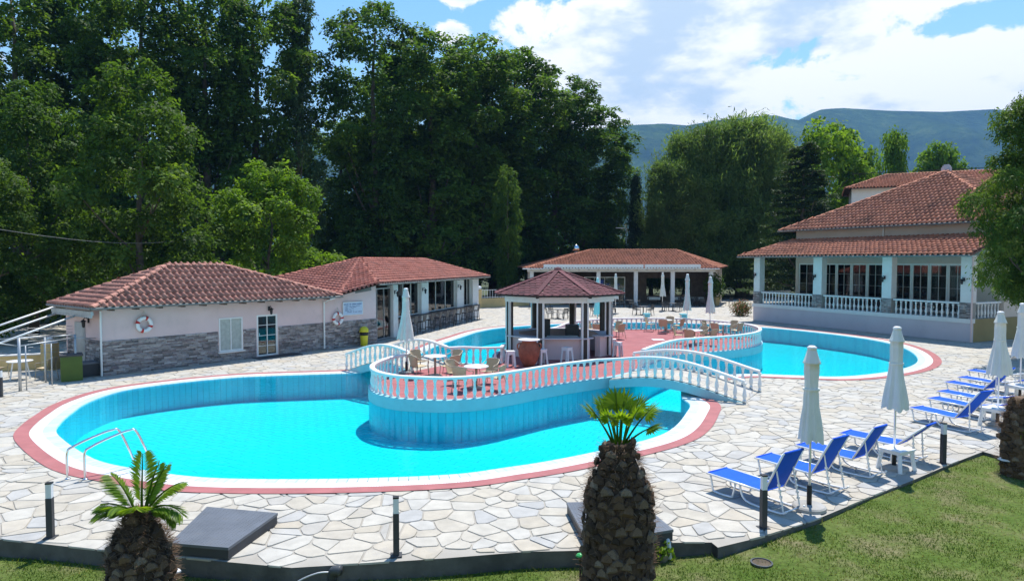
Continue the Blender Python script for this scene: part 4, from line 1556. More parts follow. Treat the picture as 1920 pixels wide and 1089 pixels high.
# porch roof and main roof
po = .75
zt = 6.22
slP = [[(-.9, -po, eR), (RL + .35, -po, eR), (RL + .35, IY + .1, zt), (sA - .4, IY + .1, zt)],
       [(-.9, 12, eR), (-.9, -po, eR), (sA - .4, IY + .1, zt), (sA - .4, 12, zt)]]
tiled_roof(rs, slP, M['tile_orange'], mR, [(slP[0][0], slP[0][3])], .32, .45, 300)
MB().tube([(-.95, -po - .06, eR - .03), (RL + .35, -po - .06, eR - .03)], .055, 8).build('gutter', M['gutter'], rs)
rf = MB()
for k in range(17):
    rf.b(.1 + k * .98, .22 + k * .98, -po + .05, .1, eR - .06, eR + .02)
rf.build('rafter_ends', M['timber'], rs)
MB().tube([(RL + .06, -.05, eR - .1), (RL + .06, -.05, .02)], .05, 8).build('downpipe', M['pink_wall'], rs)
MB().tube([(rx(1658, 430, IY), IY - .1, zt + .65), (rx(1658, 430, IY), IY - .1, zt + .05)], .05, 8).build('downpipe', M['white_paint'], rs)
eU = 6.92
slU, riU = hip(.1, 17.6, IY - .65, IY + 13.5, eU, 11.0, 8.75, 8.76)
roofU = tiled_roof(rs, slU, M['tile_orange'], mR, riU, .32, .45, 0)
MB().tube([(.05, IY - .72, eU - .02), (17.6, IY - .72, eU - .02)], .055, 8).build('gutter', M['gutter'], rs)
MB().b(8.35, 9.0, 9.55, 9.75, 10.7, 11.3).b(8.42, 8.93, 9.56, 9.74, 11.3, 11.42).b(8.52, 8.83, 9.57, 9.73, 11.42, 11.5).build('chimney', M['lilac_wall'], rs)
# upper house on the slope behind
U0 = Vector((34.6, 71, 0))
uh = thing('upper_house', 'white house with low red tile roof on the slope behind the restaurant', 'building', U0, R(-24))
mU = Matrix.Rotation(R(-24), 4, 'Z'); mU.translation = U0
MB().b(0, 18, 0, 8, 4, 12.0).build('wall', M['white_wall'], uh)
slH, riH = hip(-.6, 18.6, -.7, 8.7, 11.9, 13.6, 3.4, 15)
tiled_roof(uh, slH, M['tile_orange'], mU, riH, .3, .4, 0)
rl_ = MB()
for k in range(40):
    rl_.b(.5 + k * .6, .54 + k * .6, 9.5, 9.54, 12.4, 14.5)
rl_.b(.3, 24, 9.5, 9.54, 14.46, 14.52)
rl_.build('railing', M['black'], uh)
for k, x in enumerate((3, 8, 13)):
    window(uh, x, x + 1.2, 9.6, 11.0, -.05, .08, M['glass'], 1, 0, M['white_paint'])

# --- gazebo bar on the island
GZ = Vector((2.12, 32.0, ISL_Z))
gz = thing('gazebo', 'octagonal gazebo bar with maroon shingle roof on the island', 'gazebo', GZ, R(1.5))
mG = Matrix.Rotation(R(1.5), 4, 'Z'); mG.translation = GZ
def octo(r, rot=22.5):
    return [Vector((r * math.cos(R(rot - 90 + 45 * k)), r * math.sin(R(rot - 90 + 45 * k)), 0)) for k in range(8)]
oc = octo(2.42)
for k in range(8):
    p = oc[k]
    a = math.atan2(p.y, p.x)
    po_ = MB().box((p.x, p.y, 1.42), (.24, .19, 2.75), a).build('post', M['dark_brown'], gz)
    tan = Vector((-math.sin(a), math.cos(a), 0))
    for s_ in (-1, 1):
        c = p + tan * s_ * .131 + Vector((math.cos(a), math.sin(a), 0)) * .07
        MB().box((c.x, c.y, 1.42), (.10, .068, 2.74), a).build('post_trim', M['white_paint'], po_)
gr_, ge = octo(3.05), octo(2.62)
apex = Vector((0, 0, 3.84))
ez = 2.80
bed = MB()
rp = octo(3.12)
for k in range(8):
    a, b_ = rp[k].copy(), rp[(k + 1) % 8].copy()
    a.z = b_.z = ez
    bed.add([a, b_, apex, a - Vector((0, 0, .07)), b_ - Vector((0, 0, .07)), apex - Vector((0, 0, .12))], [(0, 1, 2), (5, 4, 3), (0, 3, 4, 1)])
groof = bed.build('roof', M['dark_brown'], gz)
def shingles():
    sw, shh = .34, .2
    V = np.array([(-.5 * sw, shh * 1.2, .004), (-.5 * sw, .07, .03), (-.25 * sw, 0, .034), (.25 * sw, 0, .034), (.5 * sw, .07, .03), (.5 * sw, shh * 1.2, .004),
                  (-.5 * sw, .07, .0), (-.25 * sw, 0, .0), (.25 * sw, 0, .0), (.5 * sw, .07, .0)], np.float32)
    mbs = MB().add([tuple(v) for v in V], [(0, 1, 2, 3, 4, 5), (6, 7, 2, 1), (7, 8, 3, 2), (8, 9, 4, 3)])
    me = mbs.mesh('shingle'); me.materials.append(M['shingle'])
    items = []
    for k in range(8):
        a, b_ = rp[k].copy(), rp[(k + 1) % 8].copy()
        a.z = b_.z = ez
        ex = (b_ - a).normalized(); nrm = (b_ - a).cross(apex - a).normalized(); ey = nrm.cross(ex)
        Ls = (apex - (a + b_) / 2).length
        L0 = (b_ - a).length
        j = 0
        while (j + .5) * shh < Ls:
            half = L0 / 2 * (1 - (j + .45) * shh / Ls)
            off = (j % 2) * .5
            i0 = int(-half / sw) - 1
            for i in range(i0, -i0 + 1):
                x = (i + off) * sw
                if abs(x) < half - .02:
                    O = (a + b_) / 2 + ex * x + ey * (j * shh - .03) + nrm * .008
                    wp = mG @ O
                    items.append(((CAMP - wp).dot(mG.to_3x3() @ nrm) < 0, (wp - CAMP).length, O, ex, ey, nrm))
            j += 1
    items.sort(key=lambda t: (t[0], t[1]))
    mb = MB(); tt = []
    for n_, (_, _, O, ex, ey, nrm) in enumerate(items):
        if n_ < 300:
            o = link('shingle', me, groof)
            mt = Matrix((ex, ey, nrm)).transposed().to_4x4(); mt.translation = O
            o.matrix_local = mt
        else:
            mb.add([O + ex * float(v[0]) + ey * float(v[1]) + nrm * float(v[2]) for v in V], [(0, 1, 2, 3, 4, 5), (6, 7, 2, 1), (7, 8, 3, 2), (8, 9, 4, 3)])
            tt += [random.random()] * 4
    m2 = mb.mesh('shingles'); m2.materials.append(M['shingle'])
    a_ = m2.attributes.new('tint', 'FLOAT', 'FACE'); a_.data.foreach_set('value', np.array(tt, np.float32))
    stuff(link('shingles', m2, groof))
shingles()
for k in range(8):
    a = rp[k].copy(); a.z = ez
    MB().bar(a + Vector((0, 0, .045)), apex + Vector((0, 0, .05)), .22, .03).build('hip_strip', M['shingle'], groof)
MB().lathe([(.2, 0), (.14, .08), (.03, .13)], 8, (0, 0, 3.86)).build('finial', M['shingle'], groof)
for k in range(8):
    a, b_ = ge[k].copy(), ge[(k + 1) % 8].copy()
    d = (b_ - a).normalized() * .002
    MB().bar(a + d + Vector((0, 0, ez - .19)), b_ - d + Vector((0, 0, ez - .19)), .05, .3).build('fascia', M['white_paint'], gz)
    e = rp[k] * .96
    MB().bar((e.x, e.y, ez - .07), (e.x * .5, e.y * .5, ez + .25), .1, .12).build('rafter', M['dark_brown'], gz)
ci, co_ = octo(2.1), octo(2.38)
ti, to_ = octo(1.95), octo(2.62)
for k in range(8):
    if k == 0:                      # the gap where the barman walks in
        def part_(o, i_, f0, f1):
            return (o[k].lerp(o[k + 1], f0), o[k].lerp(o[k + 1], f1), i_[k].lerp(i_[k + 1], f1), i_[k].lerp(i_[k + 1], f0))
        segs = [part_(co_, ci, 0, .25), part_(co_, ci, .66, 1)]
        tops = [part_(to_, ti, 0, .26), part_(to_, ti, .65, 1)]
    else:
        n_ = (k + 1) % 8
        segs = [(co_[k], co_[n_], ci[n_], ci[k])]
        tops = [(to_[k], to_[n_], ti[n_], ti[k])]
    for q in segs:
        MB().prism([(p.x, p.y) for p in q], .005, .9).build('counter_panel', M['pink_wall'], gz)
    for q in tops:
        MB().prism([(p.x, p.y) for p in q], .902, .95).build('counter_top', M['lilac_wall'], gz)
fr_ = MB().b(-.9, -.3, .6, 1.2, .0, 1.5)
fr_.b(.5, 1.1, .9, 1.5, 0, 1.2)
fr_.build('fridge', M['charcoal'], gz)
MB().b(-.5, .9, -.6, .0, .0, .82).build('sink_unit', M['alu'], gz)
# ------------------------------------------------------------------ furniture and small things
# --- closed parasols
def parasol(label, x, y, z, top, cb, group, seed=0, spread=.34, lean=0.0, dark_sleeve=True):
    """top = height of the tip, cb = height of the canopy's lower hem above the ground at the pole"""
    r_ = random.Random(seed)
    t = thing('parasol', label, 'parasol', (x, y, z), r_.uniform(0, 6.28), group)
    MB().tube([(0, 0, 0.02), (0, 0, top - .03)], .024, 8).build('pole', M['alu'], t, True)
    L = top - cb
    n = 48
    prof = [(0.0, .07), (.035, .085), (.09, .11), (.15, .145), (.165, .155), (.168, .125), (.25, .13), (.36, .13), (.45, .135), (.5, .145), (.62, .18), (.78, .235), (.92, .275), (1.0, .285)]
    ph_ = r_.uniform(0, 6.28)
    vs, fs = [], []
    k = spread / .285
    for f, r in prof:
        r *= (k if f > .5 else (k + 1) / 2 if f > .3 else 1) if k < 1 else (k if f > .4 else 1)
        amp = .03 + .10 * min(1, f * 1.15)
        for j in range(n):
            a = 2 * math.pi * j / n
            rr = r * (1 + amp * math.cos(8 * a + ph_ + 1.1 * math.sin(2 * a)) + .11 * math.sin(3 * a + ph_ * 2) * f + .05 * math.sin(13 * a + 9 * f + ph_) * f)
            dz = (.03 * math.cos(8 * a + ph_) + .02 * math.sin(3 * a) if f == 1.0 else 0)
            vs.append((rr * math.cos(a) + lean * f * .1, rr * math.sin(a), top - L * f - dz))
    for i in range(len(prof) - 1):
        for j in range(n):
            fs.append((i * n + j, i * n + (j + 1) % n, (i + 1) * n + (j + 1) % n, (i + 1) * n + j))
    fs.append(tuple(range(n)))
    MB().add(vs, fs).build('canopy', M['canvas'], t, True)
    MB().lathe([(.085, 0), (.09, .03), (.05, .06)], 12, (0, 0, top - .02)).build('cap', M['white_plastic'], t, True)
    tie = MB().lathe([(.145, -.02), (.15, 0), (.145, .02)], 20, (0, 0, top - L * .44))
    tie.build('tie_strap', M['canvas'], t)
    if dark_sleeve:
        MB().lathe([(.045, 0), (.045, .42), (.035, .44)], 10).build('sleeve', M['black'], t, True)
    MB().lathe([(.3, 0), (.3, .05), (.27, .075), (.06, .085)], 20).build('base_plate', M['concrete'], t)
    return t
GP = 'closed white parasols round the pool'
p = at(1517, 953); parasol('closed white parasol nearest the camera, behind the front sun lounger', p.x, p.y, 0, 3.0, 1.27, GP, 1, .20)
p = at(1676, 878); parasol('closed white parasol rising through a white plastic table between the front loungers', p.x, p.y, 0, 3.12, 1.35, GP, 2, .25)
p = at(1870, 797); parasol('closed white parasol over the farther row of sun loungers, left one of the pair', p.x, p.y, 0, 3.16, 1.42, GP, 3, .28)
p = at(1912, 747); parasol('closed white parasol at the right end of the farther sun loungers', p.x, p.y, 0, 3.16, 1.4, GP, 4, .28)
p = at(762, 699, ISL_Z); parasol('closed white parasol on the near island lobe beside the beige chairs', p.x, p.y, ISL_Z, 3.2, 1.28, GP, 5, .29)
p = at(1288, 618, ISL_Z); parasol('closed white parasol at the far rail of the far island lobe', p.x, p.y, ISL_Z, 3.42, 1.2, GP, 6, .23)
p = at(1331, 629, ISL_Z); parasol('closed white parasol among the beige chairs at the right of the far island lobe', p.x, p.y, ISL_Z, 3.33, 1.3, GP, 7, .25)
p = at(1242, 583); parasol('closed white parasol on the patio in front of the middle taverna column', p.x, p.y, 0, 3.5, 1.35, GP, 8, .25)
p = at(1154, 588); parasol('closed white parasol on the patio just right of the gazebo roof', p.x, p.y, 0, 3.45, 1.3, GP, 9, .24)
p = at(1120, 607); parasol('closed white parasol half hidden behind the gazebo roof', p.x, p.y, 0, 3.35, .7, GP, 10, .28)

# --- sun loungers
def lounger(label, x, y, dirv, back, group, bl=.82):
    rz = math.atan2(dirv[1], dirv[0])
    t = thing('sun_lounger', label, 'sun lounger', (x, y, 0), rz, group)
    W, L, hz = .62, 1.3, .36
    fr = MB()
    for s_ in (-1, 1):
        fr.tube([(-.02, s_ * W / 2, hz), (L, s_ * W / 2, hz - .02)], .021, 7)
    fr.tube([(-.02, -W / 2, hz), (-.02, W / 2, hz)], .021, 7)
    fr.build('seat_frame', M['alu'], t, True)
    n = 8
    vs, fs = [], []
    for i in range(n + 1):
        u = i / n
        for j in range(5):
            v_ = j / 4
            vs.append((u * L, (v_ - .5) * W * .985, hz + .012 - .035 * math.sin(math.pi * v_) * math.sin(math.pi * min(1, u * 1.05)) - .02 * u))
    for i in range(n):
        for j in range(4):
            fs.append((i * 5 + j, i * 5 + j + 1, (i + 1) * 5 + j + 1, (i + 1) * 5 + j))
    nv = len(vs)
    vs += [(a, b_, c - .012) for a, b_, c in vs]
    fs += [tuple(reversed([k + nv for k in f])) for f in fs]
    MB().add(vs, fs).tube([(-.01, -W / 2 + .02, hz + .005), (-.01, W / 2 - .02, hz + .005)], .024, 7).build('seat_fabric', M['blue_fabric'], t, True)
    ca, sa = math.cos(back), math.sin(back)
    def bp(u, v_):
        return (L + u * ca, v_, hz + u * sa)
    bf = MB()
    for s_ in (-1, 1):
        bf.tube([bp(0, s_ * W / 2), bp(bl, s_ * W / 2)], .021, 7)
    bf.tube([bp(bl, -W / 2), bp(bl, W / 2)], .021, 7)
    bfo = bf.build('back_frame', M['alu'], t, True)
    vs, fs = [], []
    for i in range(n + 1):
        u = i / n
        for j in range(5):
            v_ = j / 4
            q = bp(u * bl, (v_ - .5) * W * .985)
            sag = .03 * math.sin(math.pi * v_) * math.sin(math.pi * u)
            vs.append((q[0] + sag * sa, q[1], q[2] - sag * ca + .012))
    for i in range(n):
        for j in range(4):
            fs.append((i * 5 + j, i * 5 + j + 1, (i + 1) * 5 + j + 1, (i + 1) * 5 + j))
    vs += [(a + .012 * sa, b_, c - .012 * ca) for a, b_, c in vs]
    fs += [tuple(reversed([k + nv for k in f])) for f in fs]
    MB().add(vs, fs).tube([bp(bl, -W / 2 + .02), bp(bl, W / 2 - .02)], .026, 7).build('back_fabric', M['blue_fabric'], t, True)
    # trestle legs: one bent tube loop a side, front and rear
    for nm, x0, x1, x2, x3 in (('leg_loop', .04, .14, .52, .64), ('leg_loop', .74, .98, 1.62, 1.74)):
        for s_ in (-1, 1):
            y_ = s_ * (W / 2 - .03)
            top2 = hz - .03 if nm else 0
            e = [(x0, y_, hz - .02), (x0 + .05, y_, .14), (x1, y_, .03), (x2, y_, .03)]
            e += [(x2 + .06, y_, .08), (x3, y_, hz - .03)] if x3 < 1.2 else [(x3, y_, .10)]
            MB().tube(catmull(e, 3), .021, 6).build(nm, M['alu'], t, True)
    bs_ = MB()
    for s_ in (-1, 1):
        y_ = s_ * (W / 2 - .055)
        q = bp(bl * .55, y_)
        bs_.tube([q, (L + .36, y_, .05)], .015, 6)
        for k in range(4):
            f_ = .35 + .14 * k
            m_ = Vector(q).lerp(Vector((L + .36, y_, .05)), f_)
            bs_.box(tuple(m_), (.04, .045, .04))
    bs_.tube([(L + .36, -W / 2 + .05, .05), (L + .36, W / 2 - .05, .05)], .012, 6)
    bs_.build('back_stay', M['alu'], t)
    return t
GL = 'blue sun loungers at the deck edge'
lounger('blue sun lounger nearest the camera, at the front parasol', 4.17, 13.87, (.57, -.82), R(64), GL, .86)
lounger('blue sun lounger second from the camera, behind the front parasol', 5.5, 14.95, (.58, -.815), R(62), GL, .86)
lounger('blue sun lounger left of the white table, with upright back', 6.78, 15.95, (.6, -.8), R(60), GL, .84)
lounger('blue sun lounger right of the white table, with a low tilted back', 8.3, 17.05, (.63, -.775), R(42), GL, .8)
lounger('blue sun lounger first of the farther row, back raised beside the second white table', 11.75, 19.95, (.42, -.905), R(52), GL, 1.0)
lounger('blue sun lounger second of the farther row', 13.1, 21.35, (.42, -.905), R(12), GL, .7)
lounger('blue sun lounger third of the farther row, under the left far parasol', 14.1, 22.5, (.42, -.905), R(12), GL, .7)
lounger('blue sun lounger fourth of the farther row, with raised back', 15.4, 24.2, (.44, -.9), R(50), GL, .95)
lounger('blue sun lounger last but one of the farther row', 16.5, 25.2, (.44, -.9), R(15), GL, .7)
lounger('blue sun lounger farthest from the camera, behind the left far parasol', 17.9, 26.8, (.44, -.9), R(15), GL, .7)

# --- white plastic tables
def plastic_table(label, x, y, s=.62, h=.52):
    t = thing('plastic_table', label, 'table', (x, y, 0), R(28), 'white plastic tables among the loungers')
    mb = MB().b(-s / 2, s / 2, -s / 2, s / 2, h - .03, h).b(-s / 2 + .03, s / 2 - .03, -s / 2 + .03, s / 2 - .03, h - .09, h - .031)
    mb.build('tabletop', M['white_plastic'], t)
    for sx in (-1, 1):
        for sy in (-1, 1):
            a = (sx * (s / 2 - .06), sy * (s / 2 - .06), h - .09); b_ = (sx * (s / 2 - .01), sy * (s / 2 - .01), 0)
            MB().bar(b_, a, .075, .075).build('leg', M['white_plastic'], t)
    return t
p = at(1680, 879); plastic_table('white plastic table round the parasol pole between the front loungers', p.x, p.y, .54, .47)
p = at(1873, 799); plastic_table('white plastic table beside the first lounger of the farther row', p.x, p.y, .7)
p = at(1915, 752); plastic_table('white plastic table at the right end of the farther loungers', p.x, p.y, .7)

# --- bollard lamps
def bollard(label, px, py, h=.93):
    p = at(px, py)
    t = thing('bollard_lamp', label, 'bollard lamp', p, R(10), 'dark bollard lamps along the deck edge')
    w_ = .095
    MB().b(-w_ / 2, w_ / 2, -w_ / 2, w_ / 2, .012, h * .72).build('post', M['charcoal'], t)
    MB().b(-w_ * .46, w_ * .46, -w_ * .46, w_ * .46, h * .72 + .002, h - .025).build('lens', M['white_plastic'], t)
    MB().b(-w_ / 2, w_ / 2, -w_ / 2, w_ / 2, h - .024, h).build('cap', M['black'], t)
    MB().b(-.09, .09, -.09, .09, .0, .012).build('base_plate', M['charcoal'], t)
bollard('dark bollard lamp left of the left palm stump', 95, 1007)
bollard('dark bollard lamp on the deck edge between the two black hatches', 743, 1040)
bollard('dark bollard lamp in front of the nearest sun lounger', 1431, 989)
bollard('dark bollard lamp beside the low tilted lounger', 1768, 868)
bollard('dark bollard lamp at the left border near the fenced yard', 2, 744)

# --- black chequer plate hatches
def hatch(label, quad, h=.2):
    P = [at(*q, h) for q in quad]
    c = sum(P, Vector()) / 4
    t = thing('hatch_cover', label, 'hatch', (c.x, c.y, 0), 0, 'black steel hatches on the deck')
    L = [(q.x - c.x, q.y - c.y) for q in P]
    MB().prism([(x * .985, y * .985) for x, y in L], .008, h - .045).build('box', M['charcoal'], t)
    MB().prism(L, h - .044, h).build('lid', M['dark_steel'], t)
    st = MB()
    a, b_, c_, d = (Vector((x, y, 0)) for x, y in L)
    nu, nv_ = int((b_ - a).length / .055), int((d - a).length / .055)
    for i in range(1, nu):
        for j in range(1, nv_):
            q = a.lerp(b_, i / nu).lerp(d.lerp(c_, i / nu), j / nv_)
            st.box((q.x, q.y, h + .0005), (.026, .007, .003), R(45) if (i + j) % 2 else R(-45))
    stuff(st.build('tread_studs', M['dark_steel'], t))
hatch('black steel hatch with studded lid right of the left palm stump', ((318, 1017), (428, 1026), (521, 961), (388, 949)))
hatch('black steel hatch half hidden behind the central palm stump', ((1103, 1017), (1263, 992), (1196, 938), (1062, 941)))

# --- pool ladder
def ladder():
    t = thing('pool_ladder', 'stainless steel pool ladder with two curved handrails at the near left pool edge', 'pool ladder', (0, 0, 0))
    f1, f2 = at(127, 898), at(160, 899)
    dirv = (at(245, 838) - at(160, 899)); dirv.z = 0
    nrm = Vector((.72, .69, 0)).normalized()
    for f in (f1, f2):
        e = [f, f + Vector((0, 0, .55)), f + Vector((0, 0, .68)) + nrm * .12, f + Vector((0, 0, .82)) + nrm * .5, f + Vector((0, 0, .9)) + nrm * .85, f + Vector((0, 0, .82)) + nrm * 1.02, f + Vector((0, 0, .0)) + nrm * 1.32,
             f + Vector((0, 0, -.75)) + nrm * 1.5]
        MB().tube(catmull(e, 5), .024, 10).build('handrail', M['steel'], t, True)
        MB().lathe([(.055, 0.006), (.055, .02), (.03, .035)], 12, tuple(f)).build('flange', M['steel'], t, True)
    for k in range(3):
        o = nrm * (1.36 + .06 * k) + Vector((0, 0, -.12 - .24 * k))
        MB().bar(f1 + o, f2 + o, .08, .03).build('step', M['steel'], t)
ladder()

# --- beige armchairs and round tables on the island
def make_armchair():
    t = thing('armchair', 'x', 'chair', (0, 0, ISL_Z), 0, 'beige woven armchairs on the island')
    vs, fs = [], []
    n = 6
    for i in range(n + 1):
        for j in range(n + 1):
            u, v_ = i / n - .5, j / n - .5
            vs.append((u * .46, v_ * .46, .44 - .02 * (1 - 4 * u * u) * (1 - 4 * v_ * v_) - .03 * u * -1))
    for i in range(n):
        for j in range(n):
            a = i * (n + 1) + j
            fs.append((a, a + 1, a + n + 2, a + n + 1))
    m = len(vs); vs += [(a, b_, c - .02) for a, b_, c in vs]; fs += [tuple(reversed([k + m for k in f])) for f in fs]
    MB().add(vs, fs).build('seat', M['beige_weave'], t, True)
    vs, fs = [], []
    for i in range(n + 1):
        for j in range(n + 1):
            u, v_ = i / n, j / n - .5
            vs.append((-.23 - .11 * u - .05 * (1 - 4 * v_ * v_) + .05, v_ * (.46 + .04 * u), .43 + .40 * u))
    for i in range(n):
        for j in range(n):
            a = i * (n + 1) + j
            fs.append((a, a + 1, a + n + 2, a + n + 1))
    m = len(vs); vs += [(a - .018, b_, c) for a, b_, c in vs]; fs += [tuple(reversed([k + m for k in f])) for f in fs]
    MB().add(vs, fs).build('backrest', M['beige_weave'], t, True)
    for s_ in (-1, 1):
        e = [(.22, s_ * .25, .44), (.24, s_ * .28, .6), (.16, s_ * .29, .665), (-.08, s_ * .285, .69), (-.28, s_ * .25, .80), (-.33, s_ * .17, .84), (-.345, 0, .85)]
        MB().tube(catmull(e, 3), .015, 6).build('armrest', M['beige_metal'], t, True)
        MB().tube([(.22, s_ * .24, .44), (.27, s_ * .26, 0)], .013, 6).build('leg', M['beige_metal'], t, True)
        MB().tube([(-.22, s_ * .22, .46), (-.32, s_ * .25, 0)], .013, 6).build('leg', M['beige_metal'], t, True)
    return t
proto = {'arm': None}
def armchair(label, x, y, face):
    """face = direction the sitter looks (radians)"""
    if proto['arm'] is None:
        proto['arm'] = make_armchair()
        o = proto['arm']; o['label'] = label
        o.location = (x, y, ISL_Z); o.rotation_euler = (0, 0, face)
        return o
    return dup(proto['arm'], label, (x, y, ISL_Z), face)
def make_round_table(mt, top_mat):
    t = thing('round_table', 'x', 'table', (0, 0, 0), 0)
    MB().lathe([(.40, .70), (.42, .705), (.42, .725), (.40, .735)], 28).build('tabletop', top_mat, t, False)
    MB().lathe([(.045, .03), (.045, .70)], 12).build('column', mt, t, True)
    MB().lathe([(.25, 0), (.25, .02), (.08, .045), (.045, .06)], 20).build('base', mt, t, False)
    return t
def round_table(label, x, y, z, key, mt, top_mat, group):
    if key not in proto:
        o = proto[key] = make_round_table(mt, top_mat)
        o['label'] = label; o['group'] = group; o.location = (x, y, z)
        return o
    return dup(proto[key], label, (x, y, z), 0, group)
SIDE = {'near left seat': (-.42, -.52), 'near right seat': (.42, -.5), 'far left seat': (-.5, .45), 'far right seat': (.48, .5)}
def table_set(px, py, tlabel, clabel, sides=None, spread=1.0, rot=0.0):
    p = at(px, py, ISL_Z)
    round_table(tlabel, p.x, p.y, ISL_Z, 'isl_table', M['beige_metal'], M['white_plastic'], 'round white tables on the island')
    for k, (nm, (dx, dy)) in enumerate(SIDE.items()):
        if sides and k not in sides: continue
        ca, sa = math.cos(rot), math.sin(rot)
        ox, oy = (dx * ca - dy * sa) * 1.28 * spread, (dx * sa + dy * ca) * 1.28 * spread
        ox += random.uniform(-.06, .06); oy += random.uniform(-.06, .06)
        armchair('beige armchair, ' + nm + ' of ' + clabel, p.x + ox, p.y + oy, math.atan2(-oy, -ox) + random.uniform(-.25, .25))
table_set(816, 703, 'round white table nearest the island parasol on the near lobe', 'the near lobe table by the parasol')
table_set(893, 726, 'round white table on the near lobe closest to the terracotta jar', 'the near lobe table by the jar', None, .95, .2)
table_set(1138, 633, 'round white table just right of the gazebo on the far lobe', 'the far lobe table beside the gazebo', None, 1.05)
table_set(1247, 622, 'round white table at the far rail in the middle of the far lobe', 'the middle far lobe table', None, 1.0, .3)
table_set(1302, 645, 'round white table behind the front rail of the far lobe', 'the far lobe table behind the front rail', (0, 1, 2, 3), .95, .15)
table_set(1356, 631, 'round white table at the right end of the far lobe', 'the right end far lobe table', None, 1.0)

# terracotta jar used as a table
p = at(992, 686, ISL_Z)
jt = thing('terracotta_jar', 'big terracotta jar carrying a round white top beside the gazebo counter', 'jar', (p.x, p.y, ISL_Z))
MB().lathe([(.2, 0), (.25, .05), (.36, .25), (.43, .5), (.44, .68), (.38, .88), (.3, .98), (.3, 1.02), (.34, 1.05)], 24).build('jar_body', M['terracotta'], jt, True)
for s_ in (-1, 1):
    MB().tube(catmull([(s_ * .34, -.1, .95), (s_ * .47, -.13, .9), (s_ * .46, -.13, .74), (s_ * .42, -.12, .7)], 3), .03, 6).build('handle', M['terracotta'], jt, True)
MB().lathe([(.43, 1.055), (.45, 1.06), (.45, 1.09), (.43, 1.1)], 28).build('tabletop', M['white_plastic'], jt)

# white plastic stools
def make_stool():
    t = thing('stool', 'x', 'stool', (0, 0, 0), 0, 'white plastic stools round the gazebo counter')
    MB().b(-.17, .17, -.17, .17, .60, .64).build('seat', M['white_plastic'], t)
    for k in range(4):
        a = math.pi / 2 * k
        def rp_(x, y, z): return (x * math.cos(a) - y * math.sin(a), x * math.sin(a) + y * math.cos(a), z)
        mb = MB()
        for x0, x1, x2, x3 in ((-.16, -.07, -.21, -.12), (.07, .16, .12, .21)):
            vs = [rp_(x2, -.21, 0), rp_(x3, -.21, 0), rp_(x1, -.16, .6), rp_(x0, -.16, .6), rp_(x2, -.19, 0), rp_(x3, -.19, 0), rp_(x1, -.14, .6), rp_(x0, -.14, .6)]
            mb.add(vs, [(0, 1, 2, 3), (5, 4, 7, 6), (0, 4, 5, 1), (1, 5, 6, 2), (3, 7, 4, 0)])
        vs = [rp_(-.1, -.165, .5), rp_(.1, -.165, .5), rp_(.1, -.158, .6), rp_(-.1, -.158, .6)]
        mb.add(vs + [(x, y, z) for x, y, z in vs], [(0, 1, 2, 3)])
        mb.build('leg_panel', M['white_plastic'], t)
    return t
st0 = make_stool()
for k, (px, py, lb) in enumerate(((957, 687, 'white plastic stool left of the terracotta jar'), (1016, 683, 'white plastic stool right of the terracotta jar'), (1063, 679, 'white plastic stool under the middle of the gazebo counter'),
                                  (1158, 668, 'white plastic stool at the right end of the gazebo'), (1148, 661, 'white plastic stool behind the one at the right end of the gazebo'))):
    p = at(px, py, ISL_Z)
    if k == 0:
        st0['label'] = lb; st0.location = (p.x, p.y, ISL_Z); st0.rotation_euler = (0, 0, .2)
    else:
        dup(st0, lb, (p.x, p.y, ISL_Z), .2 + .3 * k)

# --- bar stools along the bar
def make_bar_stool():
    t = thing('bar_stool', 'x', 'bar stool', (0, 0, 0), 0, 'dark bar stools along the poolside bar')
    MB().b(-.2, .2, -.2, .2, .74, .79).build('seat', M['dark_chair'], t)
    bk = MB().bar((-.2, 0, .8), (-.27, 0, 1.18), .4, .025, (1, 0, 0))
    bk.build('backrest', M['dark_chair'], t)
    for sx in (-1, 1):
        for sy in (-1, 1):
            MB().bar((sx * .23, sy * .21, 0), (sx * .17, sy * .17, .74), .035, .035).build('leg', M['dark_chair'], t)
    f = MB()
    for a, b_ in (((-.215, -.2), (.215, -.2)), ((.215, -.2), (.215, .2)), ((.215, .2), (-.215, .2)), ((-.215, .2), (-.215, -.2))):
        f.bar((a[0], a[1], .28), (b_[0], b_[1], .28), .025, .025)
    f.build('footrest', M['dark_chair'], t)
    return t
bs0 = make_bar_stool()
ords = ['first', 'second', 'third', 'fourth', 'fifth', 'sixth', 'seventh', 'eighth', 'ninth', 'tenth']
n_st = 10
for k in range(n_st):
    s_ = pillars[0][1] + .8 + k * 1.27
    q = B0 + Bu * s_ - Bv * .62
    lb = 'dark bar stool, %s along the bar counter counted from the white parasol' % ords[k]
    face = rzB + math.pi / 2 + random.uniform(-.15, .15)
    if k == 0:
        bs0['label'] = lb; bs0.location = q; bs0.rotation_euler = (0, 0, face)
    else:
        dup(bs0, lb, q, face)

